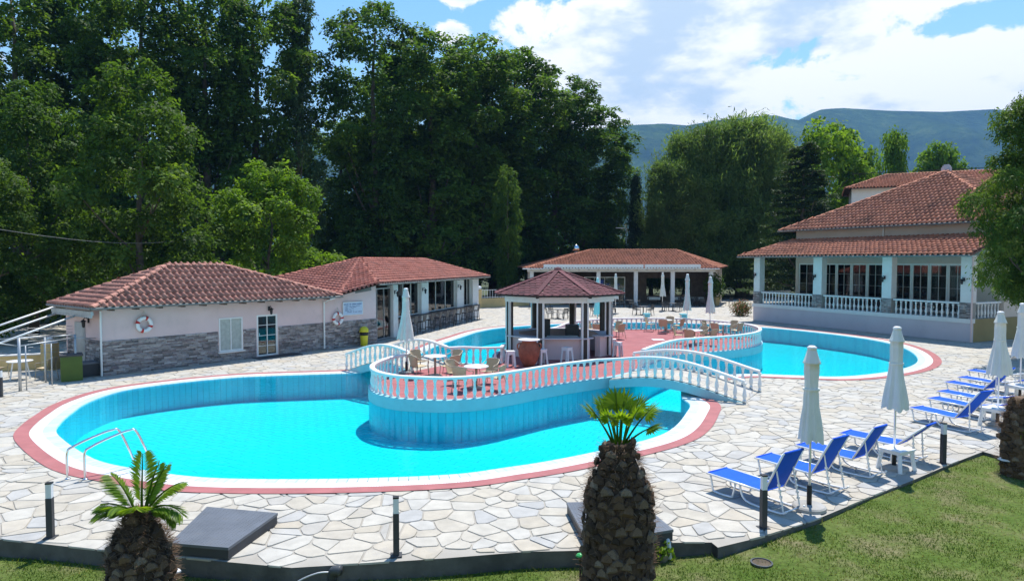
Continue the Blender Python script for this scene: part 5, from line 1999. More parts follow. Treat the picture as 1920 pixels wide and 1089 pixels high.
# --- dark chairs and tables on the taverna patio
def make_dark_chair():
    t = thing('patio_chair', 'x', 'chair', (0, 0, 0), 0, 'dark chairs on the taverna patio')
    MB().b(-.22, .22, -.22, .22, .43, .46).build('seat', M['dark_chair'], t)
    bk = MB()
    for k in range(3):
        z = .56 + .13 * k
        bk.bar((-.235 - .03 * k, -.23, z), (-.235 - .03 * k, .23, z), .02, .085, (0, 0, 1))
    for s_ in (-1, 1):
        bk.bar((-.22, s_ * .23, .44), (-.31, s_ * .23, .88), .025, .03, (0, 1, 0))
    bk.build('backrest', M['dark_chair'], t)
    for s_ in (-1, 1):
        MB().tube([(.2, s_ * .24, .44), (.2, s_ * .26, .64), (-.24, s_ * .25, .66)], .014, 5).build('armrest', M['dark_chair'], t)
        MB().bar((.24, s_ * .24, 0), (.2, s_ * .22, .43), .03, .03).build('leg', M['dark_chair'], t)
        MB().bar((-.28, s_ * .24, 0), (-.22, s_ * .22, .43), .03, .03).build('leg', M['dark_chair'], t)
    return t
def patio_set(px, py, name, sides=(0, 1, 2, 3), rot=0.0):
    p = at(px, py)
    round_table('dark square-footed table, ' + name, p.x, p.y, 0, 'patio_table', M['black'], M['charcoal'], 'dark tables on the taverna patio')
    nm = ('left side', 'near side', 'right side', 'far side')
    for k in sides:
        a = rot + math.pi + k * math.pi / 2
        ox, oy = math.cos(a) * .78, math.sin(a) * .78
        lb = 'dark chair, %s of the table %s' % (nm[k], name)
        face = math.atan2(-oy, -ox) + random.uniform(-.3, .3)
        if 'dk' not in proto:
            proto['dk'] = make_dark_chair(); o = proto['dk']; o['label'] = lb; o.location = (p.x + ox, p.y + oy, 0); o.rotation_euler = (0, 0, face)
        else:
            dup(proto['dk'], lb, (p.x + ox, p.y + oy, 0), face)
patio_set(1046, 597, 'seen through the middle of the gazebo', rot=.5)
patio_set(1012, 578, 'seen through the left opening of the gazebo', rot=.2)
patio_set(1130, 592, 'behind the half hidden parasol', rot=.3)
patio_set(1180, 576, 'in front of the second taverna column', rot=.1)
patio_set(1206, 590, 'closest to the far island rail', rot=.6)
patio_set(1262, 583, 'right of the patio parasol', rot=.3)
patio_set(1312, 574, 'left of the potted bush', rot=.0)
patio_set(1141, 573, 'just right of the gazebo eaves', rot=.7)
patio_set(1290, 573, 'under the taverna lintel between two parasols', rot=.4)
o = dup(proto['dk'], 'single dark chair standing right of the potted bush by the pink taverna wall', at(1367, 573), R(200))
# white covered tables inside the taverna
def cloth_table(label, px, Y):
    x = (px - 960) / FPX * Y
    t = thing('dining_table', label, 'table', (x, Y, 0), 0, 'white clothed tables inside the taverna')
    MB().b(-.55, .55, -.4, .4, .73, .76).build('tabletop', M['white_plastic'], t)
    MB().prism([(-.6, -.45), (.6, -.45), (.6, .45), (-.6, .45)], .765, .775).b(-.6, .6, -.46, -.45, .5, .765).b(-.6, .6, .45, .46, .5, .765).build('tablecloth', M['canvas'], t)
    for sx in (-1, 1):
        for sy in (-1, 1):
            MB().b(sx * .5 - .03, sx * .5 + .03, sy * .35 - .03, sy * .35 + .03, 0, .73).build('leg', M['dark_chair'], t)
cloth_table('white clothed table inside the taverna left of the patio parasol', 1226, 73.5)
cloth_table('white clothed table inside the taverna between the two middle columns', 1274, 73.5)
cloth_table('white clothed table inside the taverna nearest the potted bush', 1308, 73.2)

# furniture in the shade of the restaurant terrace
for k, (s_, bay) in enumerate(((3.2, 'left'), (8.2, 'middle'), (13.4, 'right'))):
    q = R0 + Ru * s_ + Rv * 1.75
    round_table('dark table behind the %s bay of the terrace balustrade' % bay, q.x, q.y, FZ, 'patio_table', M['black'], M['charcoal'], 'dark tables on the restaurant terrace')
    for j, sd in enumerate(('left', 'right')):
        a = rzR + math.pi * (1 - j)
        dup(proto['dk'], 'dark chair %s of the table behind the %s bay of the terrace balustrade' % (sd, bay), (q.x + math.cos(a) * .8, q.y + math.sin(a) * .8, FZ), a + math.pi, 'dark chairs on the restaurant terrace')

# starting pedestals at the far pool edge
def pedestal(label, px, py):
    p = at(px, py)
    t = thing('pedestal', label, 'pedestal', (p.x, p.y, 0), R(8), 'small cyan pedestals at the far pool edge')
    MB().b(-.2, .2, -.2, .2, .018, .5).build('block', M['white_paint'], t)
    MB().b(-.24, .24, -.26, .26, .502, .56).build('top', M['cyan_paint'], t)
    MB().b(-.205, .205, -.215, -.2, .3, .46).build('face_panel', M['cyan_paint'], t)
pedestal('small white and cyan pedestal at the far pool edge, left of the pair', 1212, 601)
pedestal('small white and cyan pedestal at the far pool edge, right of the pair', 1281, 602)

# floor lamp in the island paving
p = at(1234, 637, ISL_Z)
fl = thing('floor_cover', 'small pale square cover set in the red island floor', 'floor cover', (p.x, p.y, ISL_Z + .002))
MB().b(-.32, .32, -.3, .3, .002, .02).build('plate', M['white_paint'], fl)

# --- the fenced yard at the left
def yard():
    t = thing('yard_fence', 'grey tubular fence and gate with wire mesh round the yard by the pool house', 'fence', (0, 0, 0))
    base = {}
    def post(px, pb, pt, r=.035):
        p = at(px, pb)
        top = at_y(px, pt, p.y)
        MB().tube([(p.x, p.y, 0), (p.x, p.y, top.z)], r, 8).build('post', M['galv'], t, True)
        return p, top.z
    A, az = post(38, 733, 634, .05)
    B_, bz = post(143, 711, 627, .04)
    C_, cz = post(50, 731, 648, .022)
    D_, dz = post(86, 717, 632, .035)
    E, ez_ = post(98, 722, 644, .022)
    F, fz = post(190, 700, 634, .025)
    G, gz_ = post(-25, 742, 640, .04)
    rails = MB()
    def rail(p, q, z0, z1, r=.02):
        rails.tube([(p.x, p.y, z0), (q.x, q.y, z1)], r, 6)
    rail(G, A, gz_, az - .28); rail(A, B_, az - .28, bz - .12); rail(B_, F, bz - .12, fz)
    rails.tube([(at_y(0, 636, 26.5).x, 26.5, at_y(0, 636, 26.5).z), (at_y(128, 626, 28.5).x, 28.5, at_y(128, 626, 28.5).z)], .02, 6)
    rail(A, D_, az, dz); rail(D_, B_, dz, bz)
    rails.build('rail', M['galv'], t, True)
    wires = MB()
    for k in range(9):
        z = .45 + k * .13
        a, b_ = at(0, 712), at(126, 698)
        wires.tube([(a.x, a.y + 1.6, z + .35), (b_.x, b_.y + 1.2, z + .35)], .006, 4)
    wires.build('mesh_wire', M['galv'], t)
    # awning arms
    for k, ((x0, y0), (x1, y1)) in enumerate((((101, 575), (-30, 620)), ((127, 580), (-30, 634)), ((156, 586.5), (-30, 654)))):
        a = at_y(x0, y0, 31.5 - 1.6 * k); b_ = at_y(x1, y1, 27.5 - 1.4 * k)
        ar = thing('awning_arm', 'pale steel awning arm running down from the roof corner, %s of three' % ('highest', 'middle', 'lowest')[k], 'awning arm', a, 0, 'awning arms at the pool house gable')
        MB().tube([(0, 0, 0), tuple(b_ - a)], .04, 8).build('tube', M['white_paint'], ar, True)
        MB().b(-.06, .06, -.05, .05, -.1, .08).build('bracket', M['galv'], ar)
    # low yellow wall with a pillar
    wl_ = thing('yard_wall', 'low yellow rendered wall with a capped pillar at the back of the fenced yard', 'wall', (0, 0, 0))
    a, b_ = Vector((-24, 27.6, 0)), Vector((-19.0, 29.9, 0))
    MB().bar(a + Vector((0, 0, .31)), b_ + Vector((0, 0, .31)), .2, .62).build('wall_panel', M['yellow_wall'], wl_)
    MB().bar(a + Vector((0, 0, .645)), b_ + Vector((0, 0, .645)), .28, .05).build('coping', M['white_wall'], wl_)
    c = at(90, 705)
    c = Vector((-19.55, 29.2, 0))
    MB().b(c.x - .24, c.x + .24, c.y - .24, c.y + .24, 0, 1.12).build('pillar', M['yellow_wall'], wl_)
    MB().lathe([(.3, 0), (.3, .05), (.12, .12), (.14, .2), (.05, .26)], 12, (c.x, c.y, 1.125)).build('pillar_cap', M['white_wall'], wl_)
    # green bin and dark chest
    p = at(122, 716)
    g_ = thing('recycling_bin', 'green wheeled bin with dark lid beside the yard fence', 'bin', (p.x, p.y + .4, 0), R(35))
    MB().b(-.35, .35, -.35, .35, .02, .95).build('body', M['green_plastic'], g_)
    MB().b(-.38, .38, -.4, .38, .955, 1.02).build('lid', M['charcoal'], g_)
    p = at(163, 706)
    c_ = thing('storage_chest', 'dark storage chest below the gable lamp of the pool house', 'chest', (p.x, p.y + .35, 0), rzA)
    MB().b(-.9, .5, -.35, .35, .02, .5).build('body', M['charcoal'], c_)
    MB().b(-.94, .54, -.39, .39, .505, .57).build('lid', M['dark_steel'], c_)
    p = at(38, 711)
    tb = thing('yard_table', 'round white table with two chairs inside the fenced yard', 'table', (p.x, p.y, 0))
    MB().lathe([(.42, .7), (.44, .71), (.44, .73)], 24).build('tabletop', M['white_plastic'], tb)
    for k in range(4):
        a_ = .6 + k * math.pi / 2
        MB().bar((.32 * math.cos(a_), .32 * math.sin(a_), 0), (.22 * math.cos(a_), .22 * math.sin(a_), .7), .07, .05).build('leg', M['white_plastic'], tb)
    tb['label'] = 'round white plastic table inside the fenced yard'
    for dx, lb, f in ((-.95, 'beige armchair left of the yard table', 0), (.95, 'beige armchair right of the yard table', math.pi)):
        o = dup(proto['arm'], lb, (p.x + dx, p.y + .1, 0), f, 'beige armchairs in the fenced yard')
yard()

# --- front garden bits
def stake_light(label, px, py, z, top_mat, r=.075, h=.35, tilt=.35):
    p = at(px, py, z)
    t = thing('garden_light', label, 'garden light', p)
    MB().tube([(0, 0, -.05), (0, 0, h)], .016, 6).build('stake', M['black'], t)
    MB().lathe([(.03, 0), (r, .05), (r, .07)], 14, (0, 0, h)).build('housing', M['black'], t)
    MB().lathe([(r * .98, 0), (r * .7, .03), (.01, .045)], 14, (0, 0, h + .071)).build('lens', top_mat, t, True)
stake_light('garden light with green lens left of the central palm stump', 1088, 1093, -.28, M['light_green'])
stake_light('garden light with white lens at the foot of the left palm stump', 329, 1108, -.28, M['white_plastic'], .09, .22)
stake_light('garden light with white lens left of the right palm stump', 1886, 893, -.1, M['white_plastic'], .17, .3)
# lawn drain
p = at(1428, 1054, lawn_z(4.0, 11.2) + .02)
dn = thing('lawn_drain', 'round black drain ring set in the lawn', 'drain', (p.x, p.y, lawn_z(p.x, p.y)))
rg = MB()
vs, fs = [], []
for r_, z in ((.17, .0), (.17, .028), (.145, .03), (.14, .0), (.13, -.08)):
    for k in range(24):
        vs.append((r_ * math.cos(2 * math.pi * k / 24), r_ * math.sin(2 * math.pi * k / 24), z))
for i in range(4):
    for k in range(24):
        fs.append((i * 24 + k, i * 24 + (k + 1) % 24, (i + 1) * 24 + (k + 1) % 24, (i + 1) * 24 + k))
rg.add(vs, fs).build('ring', M['pipe_black'], dn)
MB().lathe([(.139, .012), (.139, .016)], 24).build('cover', M['soil'], dn)
# pipes at the kerb
p = at(1243, 1000, .05)
wp_ = thing('waste_pipe', 'white plastic waste pipe coming out of the right hatch down to the lawn', 'pipe', (p.x, p.y, 0))
MB().tube(catmull([(-.12, .12, .08), (0, 0, .06), (.03, -.22, .02), (.04, -.3, -.12), (.04, -.31, -.24)], 4), .04, 10).build('pipe_run', M['pipe_white'], wp_, True)
p = at(1242, 1043, -.2)
pt = thing('flower_pot', 'small grey pot with a leafy sprig below the deck edge beside the palm stump', 'flower pot', (p.x, p.y, lawn_z(p.x, p.y)))
MB().lathe([(.08, 0), (.11, .12), (.12, .125), (.1, .11), (.08, .1)], 16).build('pot', M['concrete'], pt, True)
p = at(627, 1075, -.1)
hs_ = thing('drain_hose', 'black drain pipe elbow with a thin cable below the deck edge', 'pipe', (p.x, p.y, 0))
MB().tube(catmull([(-.06, .1, -.22), (-.04, .06, -.12), (.0, .02, -.06), (.1, .0, -.05)], 4), .075, 12).build('elbow', M['pipe_black'], hs_, True)
MB().tube(catmull([(-.05, .05, -.1), (-.25, .0, -.09), (-.5, -.1, -.16), (-.7, -.2, -.3)], 5), .014, 6).build('cable', M['galv'], hs_, True)

# potted bush and flowering bush
def leaf_bush(n, rx_, ry_, rz_, zc, size, parent, mat_, r_):
    d = r_.normal(size=(n, 3)); d /= np.linalg.norm(d, axis=1)[:, None]
    rad = r_.random(n) ** .4
    c = d * rad[:, None] * np.array([rx_, ry_, rz_]) * (1 + .25 * np.sin(d[:, :1] * 5 + d[:, 1:2] * 4)) + np.array([0, 0, zc])
    V, F = leaf_quads(c, d * .6 + np.array([0, 0, .4]) + r_.normal(size=(n, 3)) * .5, size, .5, r_)
    me = fast_mesh('foliage', V, F, mat_, r_.random(n))
    return link('foliage', me, parent)
def leaf_quads(c, nrm, size, aspect, r_, droop=None):
    n = len(c)
    nrm = nrm / np.linalg.norm(nrm, axis=1)[:, None]
    t = r_.normal(size=(n, 3))
    if droop is not None: t = t * .5 + droop
    t -= (t * nrm).sum(1)[:, None] * nrm
    t /= np.linalg.norm(t, axis=1)[:, None] + 1e-9
    b_ = np.cross(nrm, t)
    L = (size * r_.uniform(.6, 1.25, n))[:, None]
    W = L * aspect
    fold = nrm * L * .12
    V = np.stack([c - t * L * .5, c + b_ * W * .5 + fold + t * L * .05, c + t * L * .5, c - b_ * W * .5 + fold + t * L * .05], 1).reshape(-1, 3)
    F = np.arange(n * 4).reshape(-1, 4)
    return V, F
r_ = np.random.default_rng(8)
p = at(1339, 573)
pb_ = thing('potted_bush', 'tall green bush in an olive planter beside the taverna wall', 'plant', (p.x, p.y, 0))
MB().lathe([(.5, 0), (.62, .85), (.64, .9), (.55, .9)], 4, (0, 0, 0)).build('planter', M['olive_wall'], pb_)
leaf_bush(2600, .95, .95, 1.25, 2.0, .24, pb_, M['leaf_maple'], r_)
p = at(1390, 592)
fb = thing('flowering_bush', 'low bush with reddish flowers at the left corner of the restaurant terrace', 'bush', (p.x, p.y, 0))
leaf_bush(1800, .85, .7, .75, .6, .16, fb, M['flower'], r_)
MB().tube([(0, 0, 0), (.1, 0, .5)], .03, 5).build('stem', M['bark'], fb)
leaf_bush(160, .22, .15, .14, .16, .09, pt, M['frond'], r_)

# far railing, low wall and globe posts right of the bar
fw = thing('road_fence', 'low yellow wall with white railing between the bar and the gazebo', 'fence', (0, 0, 0))
a, b_ = at_y(899, 571, 68), at_y(990, 566, 74)
ax, bx = Vector((a.x, 68, 0)), Vector((b_.x + 5, 75, 0))
MB().bar(ax + Vector((0, 0, .45)), bx + Vector((0, 0, .45)), .25, .9).build('wall_panel', M['yellow_wall'], fw)
rl2 = MB()
for k in range(40):
    q = ax.lerp(bx, k / 39)
    rl2.b(q.x - .02, q.x + .02, q.y - .02, q.y + .02, .9, 1.75)
rl2.bar(ax + Vector((0, 0, 1.72)), bx + Vector((0, 0, 1.72)), .05, .05).bar(ax + Vector((0, 0, 1.0)), bx + Vector((0, 0, 1.0)), .05, .05)
rl2.build('railing', M['white_paint'], fw)
for k in range(3):
    q = ax.lerp(bx, k / 2)
    MB().b(q.x - .22, q.x + .22, q.y - .32, q.y + .12, 0, 1.75).build('pillar', M['yellow_wall'], fw)
    MB().lathe([(.1, 0), (.2, .1), (.22, .2), (.18, .32), (.05, .38)], 12, (q.x, q.y - .1, 1.76)).build('globe', M['white_plastic'], fw, True)
structure(MB().b(-40, 60, 84, 92, -.3, -.26).build('road', M['asphalt']))
# lamp post beyond the taverna
p = at_y(1174, 470, 92)
lp = thing('lamp_post', 'thin grey lamp post with a side arm behind the taverna roof', 'lamp post', (p.x, 92, -.3))
MB().tube([(0, 0, 0), (0, 0, 9.3)], .07, 8).build('pole', M['galv'], lp, True)
MB().bar((0, 0, 9.2), (-1.4, 0, 9.25), .12, .1).build('lamp_arm', M['galv'], lp)
# overhead cable
cb = at_y(-40, 424, 30); ce = at_y(450, 432, 47)
cab = [cb.lerp(ce, k / 12) - Vector((0, 0, .8 * math.sin(math.pi * k / 12))) for k in range(13)]
tag(MB().tube(cab, .014, 5).build('overhead_cable', M['cable'], None, True), 'thin overhead cable sagging in front of the trees at the upper left', 'cable')
# ------------------------------------------------------------------ palm stumps
def palm_stump(label, x, y, z, h, rmax, seed, prof, fronds, fan, nmax=290):
    r_ = random.Random(seed)
    t = thing('palm_stump', label, 'palm', (x, y, z), 0, 'pruned palm stumps in the lawn')
    MB().lathe([(r * rmax * .93, f * h) for f, r in prof], 20).build('trunk', M['palm_bark'], t, True)
    fr_ = [f for f, r in prof]; rr = [r for f, r in prof]
    sc = MB()
    vs = [(-.5, 0, -.04), (.5, 0, -.04), (.42, .42, .02), (0, .72, .05), (-.42, .42, .02), (-.34, .12, .30), (.34, .12, .30), (.28, .42, .34), (0, .62, .36), (-.28, .42, .34)]
    sc.add(vs, [(0, 1, 6, 5), (1, 2, 7, 6), (2, 3, 8, 7), (3, 4, 9, 8), (4, 0, 5, 9), (5, 6, 7, 8, 9)])
    me = sc.mesh('leaf_base'); me.materials.append(M['palm_bark'])
    tr = t.children[0]
    step = .165
    rows = int(h / (step * .56))
    cnt = 0
    vsb, fsb = [], []
    for i in range(rows):
        f = (i + .3) / rows
        R_ = float(np.interp(f, fr_, rr)) * rmax
        m_ = max(6, int(2 * math.pi * R_ / (step * 1.25)))
        for k in range(m_):
            a = 2 * math.pi * (k + .5 * (i % 2)) / m_ + r_.uniform(-.11, .11)
            if math.sin(a) > .35: continue        # far side, never seen closely: left smooth
            P = Vector((R_ * .95 * math.cos(a), R_ * .95 * math.sin(a), f * h + r_.uniform(-.03, .03)))
            out = Vector((math.cos(a), math.sin(a), .25)).normalized()
            x_ = Vector((-math.sin(a), math.cos(a), 0))
            y_ = out.cross(x_).normalized()
            if r_.random() < .06: continue
            out = (out + Vector((r_.gauss(0, .16), r_.gauss(0, .16), r_.gauss(0, .16)))).normalized()
            x_ = (x_ + out.cross(x_) * r_.gauss(0, .16)); x_ = (x_ - out * x_.dot(out)).normalized()
            y_ = out.cross(x_).normalized()
            s_ = step * r_.uniform(.78, 1.32)
            mt = Matrix((x_ * s_, y_ * s_ * r_.uniform(.8, 1.2), out * s_ * r_.uniform(.5, 1.25))).transposed().to_4x4(); mt.translation = P
            if cnt < nmax:
                o = link('leaf_base', me, tr); o.matrix_local = mt; cnt += 1
            else:
                o_ = len(vsb)
                vsb += [tuple(mt @ Vector(v)) for v in vs]
                fsb += [tuple(q + o_ for q in ff) for ff in ((0, 1, 6, 5), (1, 2, 7, 6), (2, 3, 8, 7), (3, 4, 9, 8), (4, 0, 5, 9), (5, 6, 7, 8, 9))]
    if vsb:
        stuff(MB().add(vsb, fsb).build('leaf_bases', M['palm_bark'], tr))
    # dry fibres sticking out
    V, T = [], []
    for k in range(4200):
        f = r_.random() ** .8
        if r_.random() < .5: f = .55 + .45 * f
        R_ = float(np.interp(f, fr_, rr)) * rmax
        a = r_.uniform(0, 2 * math.pi)
        P = Vector((R_ * math.cos(a), R_ * math.sin(a), f * h))
        d = Vector((math.cos(a) + r_.gauss(0, .35), math.sin(a) + r_.gauss(0, .35), r_.uniform(-.4, 1.0))).normalized() * r_.uniform(.03, .15)
        s_ = Vector((-math.sin(a), math.cos(a), r_.gauss(0, .3))) * .004
        V += [P - s_, P + s_, P + d + s_ * .4, P + d - s_ * .4]; T.append(r_.random())
    me2 = fast_mesh('dry_fibres', np.array([tuple(v) for v in V]), np.arange(len(V)).reshape(-1, 4), M['palm_fibre'], T)
    stuff(link('dry_fibres', me2, tr))
    # fronds
    for (az, tilt, L, curl) in fronds:
        mb = MB(); tt = []
        d0 = Vector((math.cos(az) * math.sin(tilt), math.sin(az) * math.sin(tilt), math.cos(tilt)))
        side = Vector((-math.sin(az), math.cos(az), 0))
        P = Vector((math.cos(az) * .06, math.sin(az) * .06, h - .05))
        pts, dirs = [P.copy()], [d0.copy()]
        d = d0.copy()
        n = 12
        for k in range(n):
            d = (d + Vector((math.cos(az), math.sin(az), 0)) * curl * .02 - Vector((0, 0, curl * .035 * (k / n) * 2))).normalized()
            P = P + d * L / n
            pts.append(P.copy()); dirs.append(d.copy())
        mb.tube(pts, [.02 * (1 - .75 * k / n) for k in range(n + 1)], 5)
        stem = mb.build('frond', M['frond'], t)
        V, T = [], []
        def leaflet(P, dd, nn, ln, wd_):
            b_ = dd.cross(nn).normalized() * wd_
            q = P + dd * ln * .5 + nn * .01
            V.extend([P, q + b_, P + dd * ln - Vector((0, 0, ln * .12)), q - b_]); T.append(min(1, max(0, r_.gauss(.5, .25))))
        if fan:
            tip, dt = pts[-4], dirs[-4]
            up_ = side.cross(dt).normalized()
            for q in range(30):
                a = (q / 29 - .5) * R(235)
                dd = (dt * math.cos(a) + side * math.sin(a) + up_ * .18 * math.cos(q * 3.1) + up_ * .12).normalized()
                leaflet(tip + dd * .02, dd, up_, L * r_.uniform(.34, .44) * (1 - .2 * abs(a)), .02)
        else:
            for k in range(3, n + 1):
                for q in (0, .34, .67):
                    f = min(n - .01, k - 1 + q); i0 = int(f)
                    P = pts[i0].lerp(pts[min(n, i0 + 1)], f - i0); dt = dirs[i0]
                    up_ = side.cross(dt).normalized()
                    ln = .24 * math.sin(math.pi * (.18 + .72 * (f - 2) / (n - 2))) + .05
                    for s_ in (-1, 1):
                        dd = (dt * .62 + side * s_ * .78 + up_ * .32 + Vector((r_.gauss(0, .05), r_.gauss(0, .05), 0))).normalized()
                        leaflet(P, dd, up_, ln, .014)
        me3 = fast_mesh('leaflets', np.array([tuple(v) for v in V]), np.arange(len(V)).reshape(-1, 4), M['frond'], T)
        link('leaflets', me3, stem)
    return t
PR1 = [(0, .92), (.25, 1.0), (.5, 1.0), (.68, .92), (.8, .74), (.9, .52), (.96, .42), (1.0, .40)]
def Fr(*l): return [(R(a), R(b_), c, d) for a, b_, c, d in l]
Yc = 9.7
p = at_y(1160, 830, Yc)
palm_stump('thick pruned palm stump with a tuft of fan leaves in the centre foreground', p.x, Yc, -.29, p.z + .29, .50, 4, PR1,
           Fr((175, 26, .72, .7), (165, 14, .74, .5), (95, 6, .76, .4), (60, 10, .74, .5), (20, 18, .74, .6), (5, 30, .74, .8), (-40, 16, .66, .8), (-90, 12, .56, .6), (-130, 16, .6, .8), (110, 16, .70, .6), (-12, 44, .6, 1.1), (0, 8, .60, .4)), True)
Yl = 9.4
p = at_y(262, 955, Yl)
palm_stump('pruned palm stump with short feathery fronds at the lower left', p.x, Yl, -.29, p.z + .29, .44, 9, [(0, 1.0), (.35, 1.0), (.6, .9), (.76, .72), (.88, .45), (.95, .36), (1.0, .34)],
           Fr((178, 60, .52, 1.6), (168, 24, .66, 1.2), (95, 3, .80, .3), (15, 34, .66, 1.6), (0, 50, .62, 5.0), (25, 16, .70, .8), (-70, 30, .40, 2.4), (-130, 34, .38, 2.4), (195, 66, .5, 2.0), (50, 12, .66, .6), (5, 66, .5, 5.5)), False)
p = at(1912, 893, -.1)
rp_t = palm_stump('dark pruned palm stump without leaves at the right border', p.x + .05, p.y, -.12, 1.75, .45, 12, [(0, .95), (.3, 1.0), (.6, .95), (.8, .8), (.92, .6), (1.0, .5)], [], True)
rr_ = np.random.default_rng(3)
c_ = rr_.normal(size=(90, 3)) * np.array([.07, .05, .07]) + np.array([-.12, -.42, 1.05])
V_, F_l = leaf_quads(c_, rr_.normal(size=(90, 3)) + np.array([0, -.5, .5]), .09, .6, rr_)
link('ivy_sprig', fast_mesh('ivy_sprig', V_, F_l, M['frond'], rr_.random(90)), rp_t)

# ------------------------------------------------------------------ grass
def grass():
    r_ = np.random.default_rng(21)
    n = 210000
    # denser near the camera
    y = 8.3 + 9.5 * r_.random(n) ** 1.5
    x = (r_.random(n) * 2 - 1) * .80 * y
    ex = np.array([p.x for p in edge]); ey = np.array([p.y for p in edge])
    lim = np.interp(x, ex, ey) - .03
    k = y < lim
    # the tail of the lawn right of the palm stump
    x, y = x[k], y[k]
    z = np.array([lawn_z(a, b_) for a, b_ in zip(x, y)])
    patch = np.sin(x * 1.9 + np.sin(y * 2.3)) * np.sin(y * 1.7 + 1.3 * np.sin(x * 1.1)) + .5 * np.sin(x * 5.1 + y * 3.7)
    keep = r_.random(len(x)) < np.clip(.62 + .4 * patch, .12, 1)
    x, y, z, patch = x[keep], y[keep], z[keep], patch[keep]
    n = len(x)
    near_edge = np.clip(1 - (np.interp(x, ex, ey) - y) / .35, 0, 1)
    h = (.022 + .035 * r_.random(n) ** 2) * (1 + 1.8 * near_edge * r_.random(n) ** 2)
    a = r_.random(n) * 6.283
    lean = r_.normal(size=(n, 2)) * .5
    wd = .006 + .004 * r_.random(n)
    b = np.stack([x, y, z - .004], 1)
    s = np.stack([np.cos(a), np.sin(a), np.zeros(n)], 1) * wd[:, None]
    tip = b + np.stack([lean[:, 0] * h, lean[:, 1] * h, h], 1)
    V = np.stack([b - s, b + s, tip], 1).reshape(-1, 3)
    F = np.arange(n * 3).reshape(-1, 3)
    tint = np.clip(.50 - .24 * patch + r_.normal(size=n) * .2, 0, 1)
    stuff(link('grass', fast_mesh('grass', V, F, M['grass_blade'], tint)))
grass()

# ------------------------------------------------------------------ trees
def leaf_cloud(r_, blobs, n, size, aspect=.62, shell=.62, upb=.6, per=8):
    """leaves gathered into sprays over the outer part of many separate clumps"""
    B = np.array(blobs)
    wgt = (B[:, 3] * B[:, 4] + B[:, 4] * B[:, 5] + B[:, 3] * B[:, 5])
    nt = n // per
    idx = r_.choice(len(B), nt, p=wgt / wgt.sum())
    d = r_.normal(size=(nt, 3))
    d[:, 2] += .35                       # fuller on the upper side of each clump
    d /= np.linalg.norm(d, axis=1)[:, None]
    lump = 1 + .2 * np.sin(d[:, 0] * 5 + idx) * np.sin(d[:, 1] * 6 + idx * 2) + .12 * np.sin(d[:, 2] * 8 + idx)
    rad = (shell + (1 - shell) * r_.random(nt) ** .7) * lump
    c = B[idx, :3] + d * rad[:, None] * B[idx, 3:6]
    tn = d * .55 + np.array([0, 0, upb]) + r_.normal(size=(nt, 3)) * .35
    tt = np.clip(.5 + (r_.normal(size=len(B)) * .13)[idx] + r_.normal(size=nt) * .16, 0, 1)
    C = np.repeat(c, per, 0); NN = np.repeat(tn, per, 0); DD = np.repeat(d, per, 0); T = np.repeat(tt, per)
    jit = r_.normal(size=C.shape) * size * .75
    nh = NN / np.linalg.norm(NN, axis=1)[:, None]
    jit -= (jit * nh).sum(1)[:, None] * nh * .7      # sprays are flat
    C = C + jit
    V, F = leaf_quads(C, NN + r_.normal(size=C.shape) * .28, size, aspect, r_, droop=DD * .8 + np.array([0, 0, -.35]))
    return V, F, np.clip(T + r_.normal(size=len(T)) * .08, 0, 1)
def trunk_mesh(r_, h, r0, limbs, sway=.4):
    mb = MB()
    pts = [Vector((sway * math.sin(k * 1.3) * .5 * k / 8, sway * math.cos(k * 1.7) * .5 * k / 8, h * k / 8)) for k in range(9)]
    mb.tube(pts, [r0 * (1.25 if k == 0 else 1 - .85 * k / 8) for k in range(9)], 8)
    for q in limbs:
        f = min(.85, max(.15, (q[2] / h) - .22))
        s_ = pts[0].lerp(pts[8], f)
        e = Vector(q[:3])
        m_ = s_.lerp(e, .5) + Vector((0, 0, -.06 * h * .3))
        mb.tube([s_, m_, e], [r0 * .35 * (1 - f * .6), r0 * .22 * (1 - f * .6), r0 * .07], 5)
    me = mb.mesh('trunk', True); me.materials.append(M['bark'])
    return me
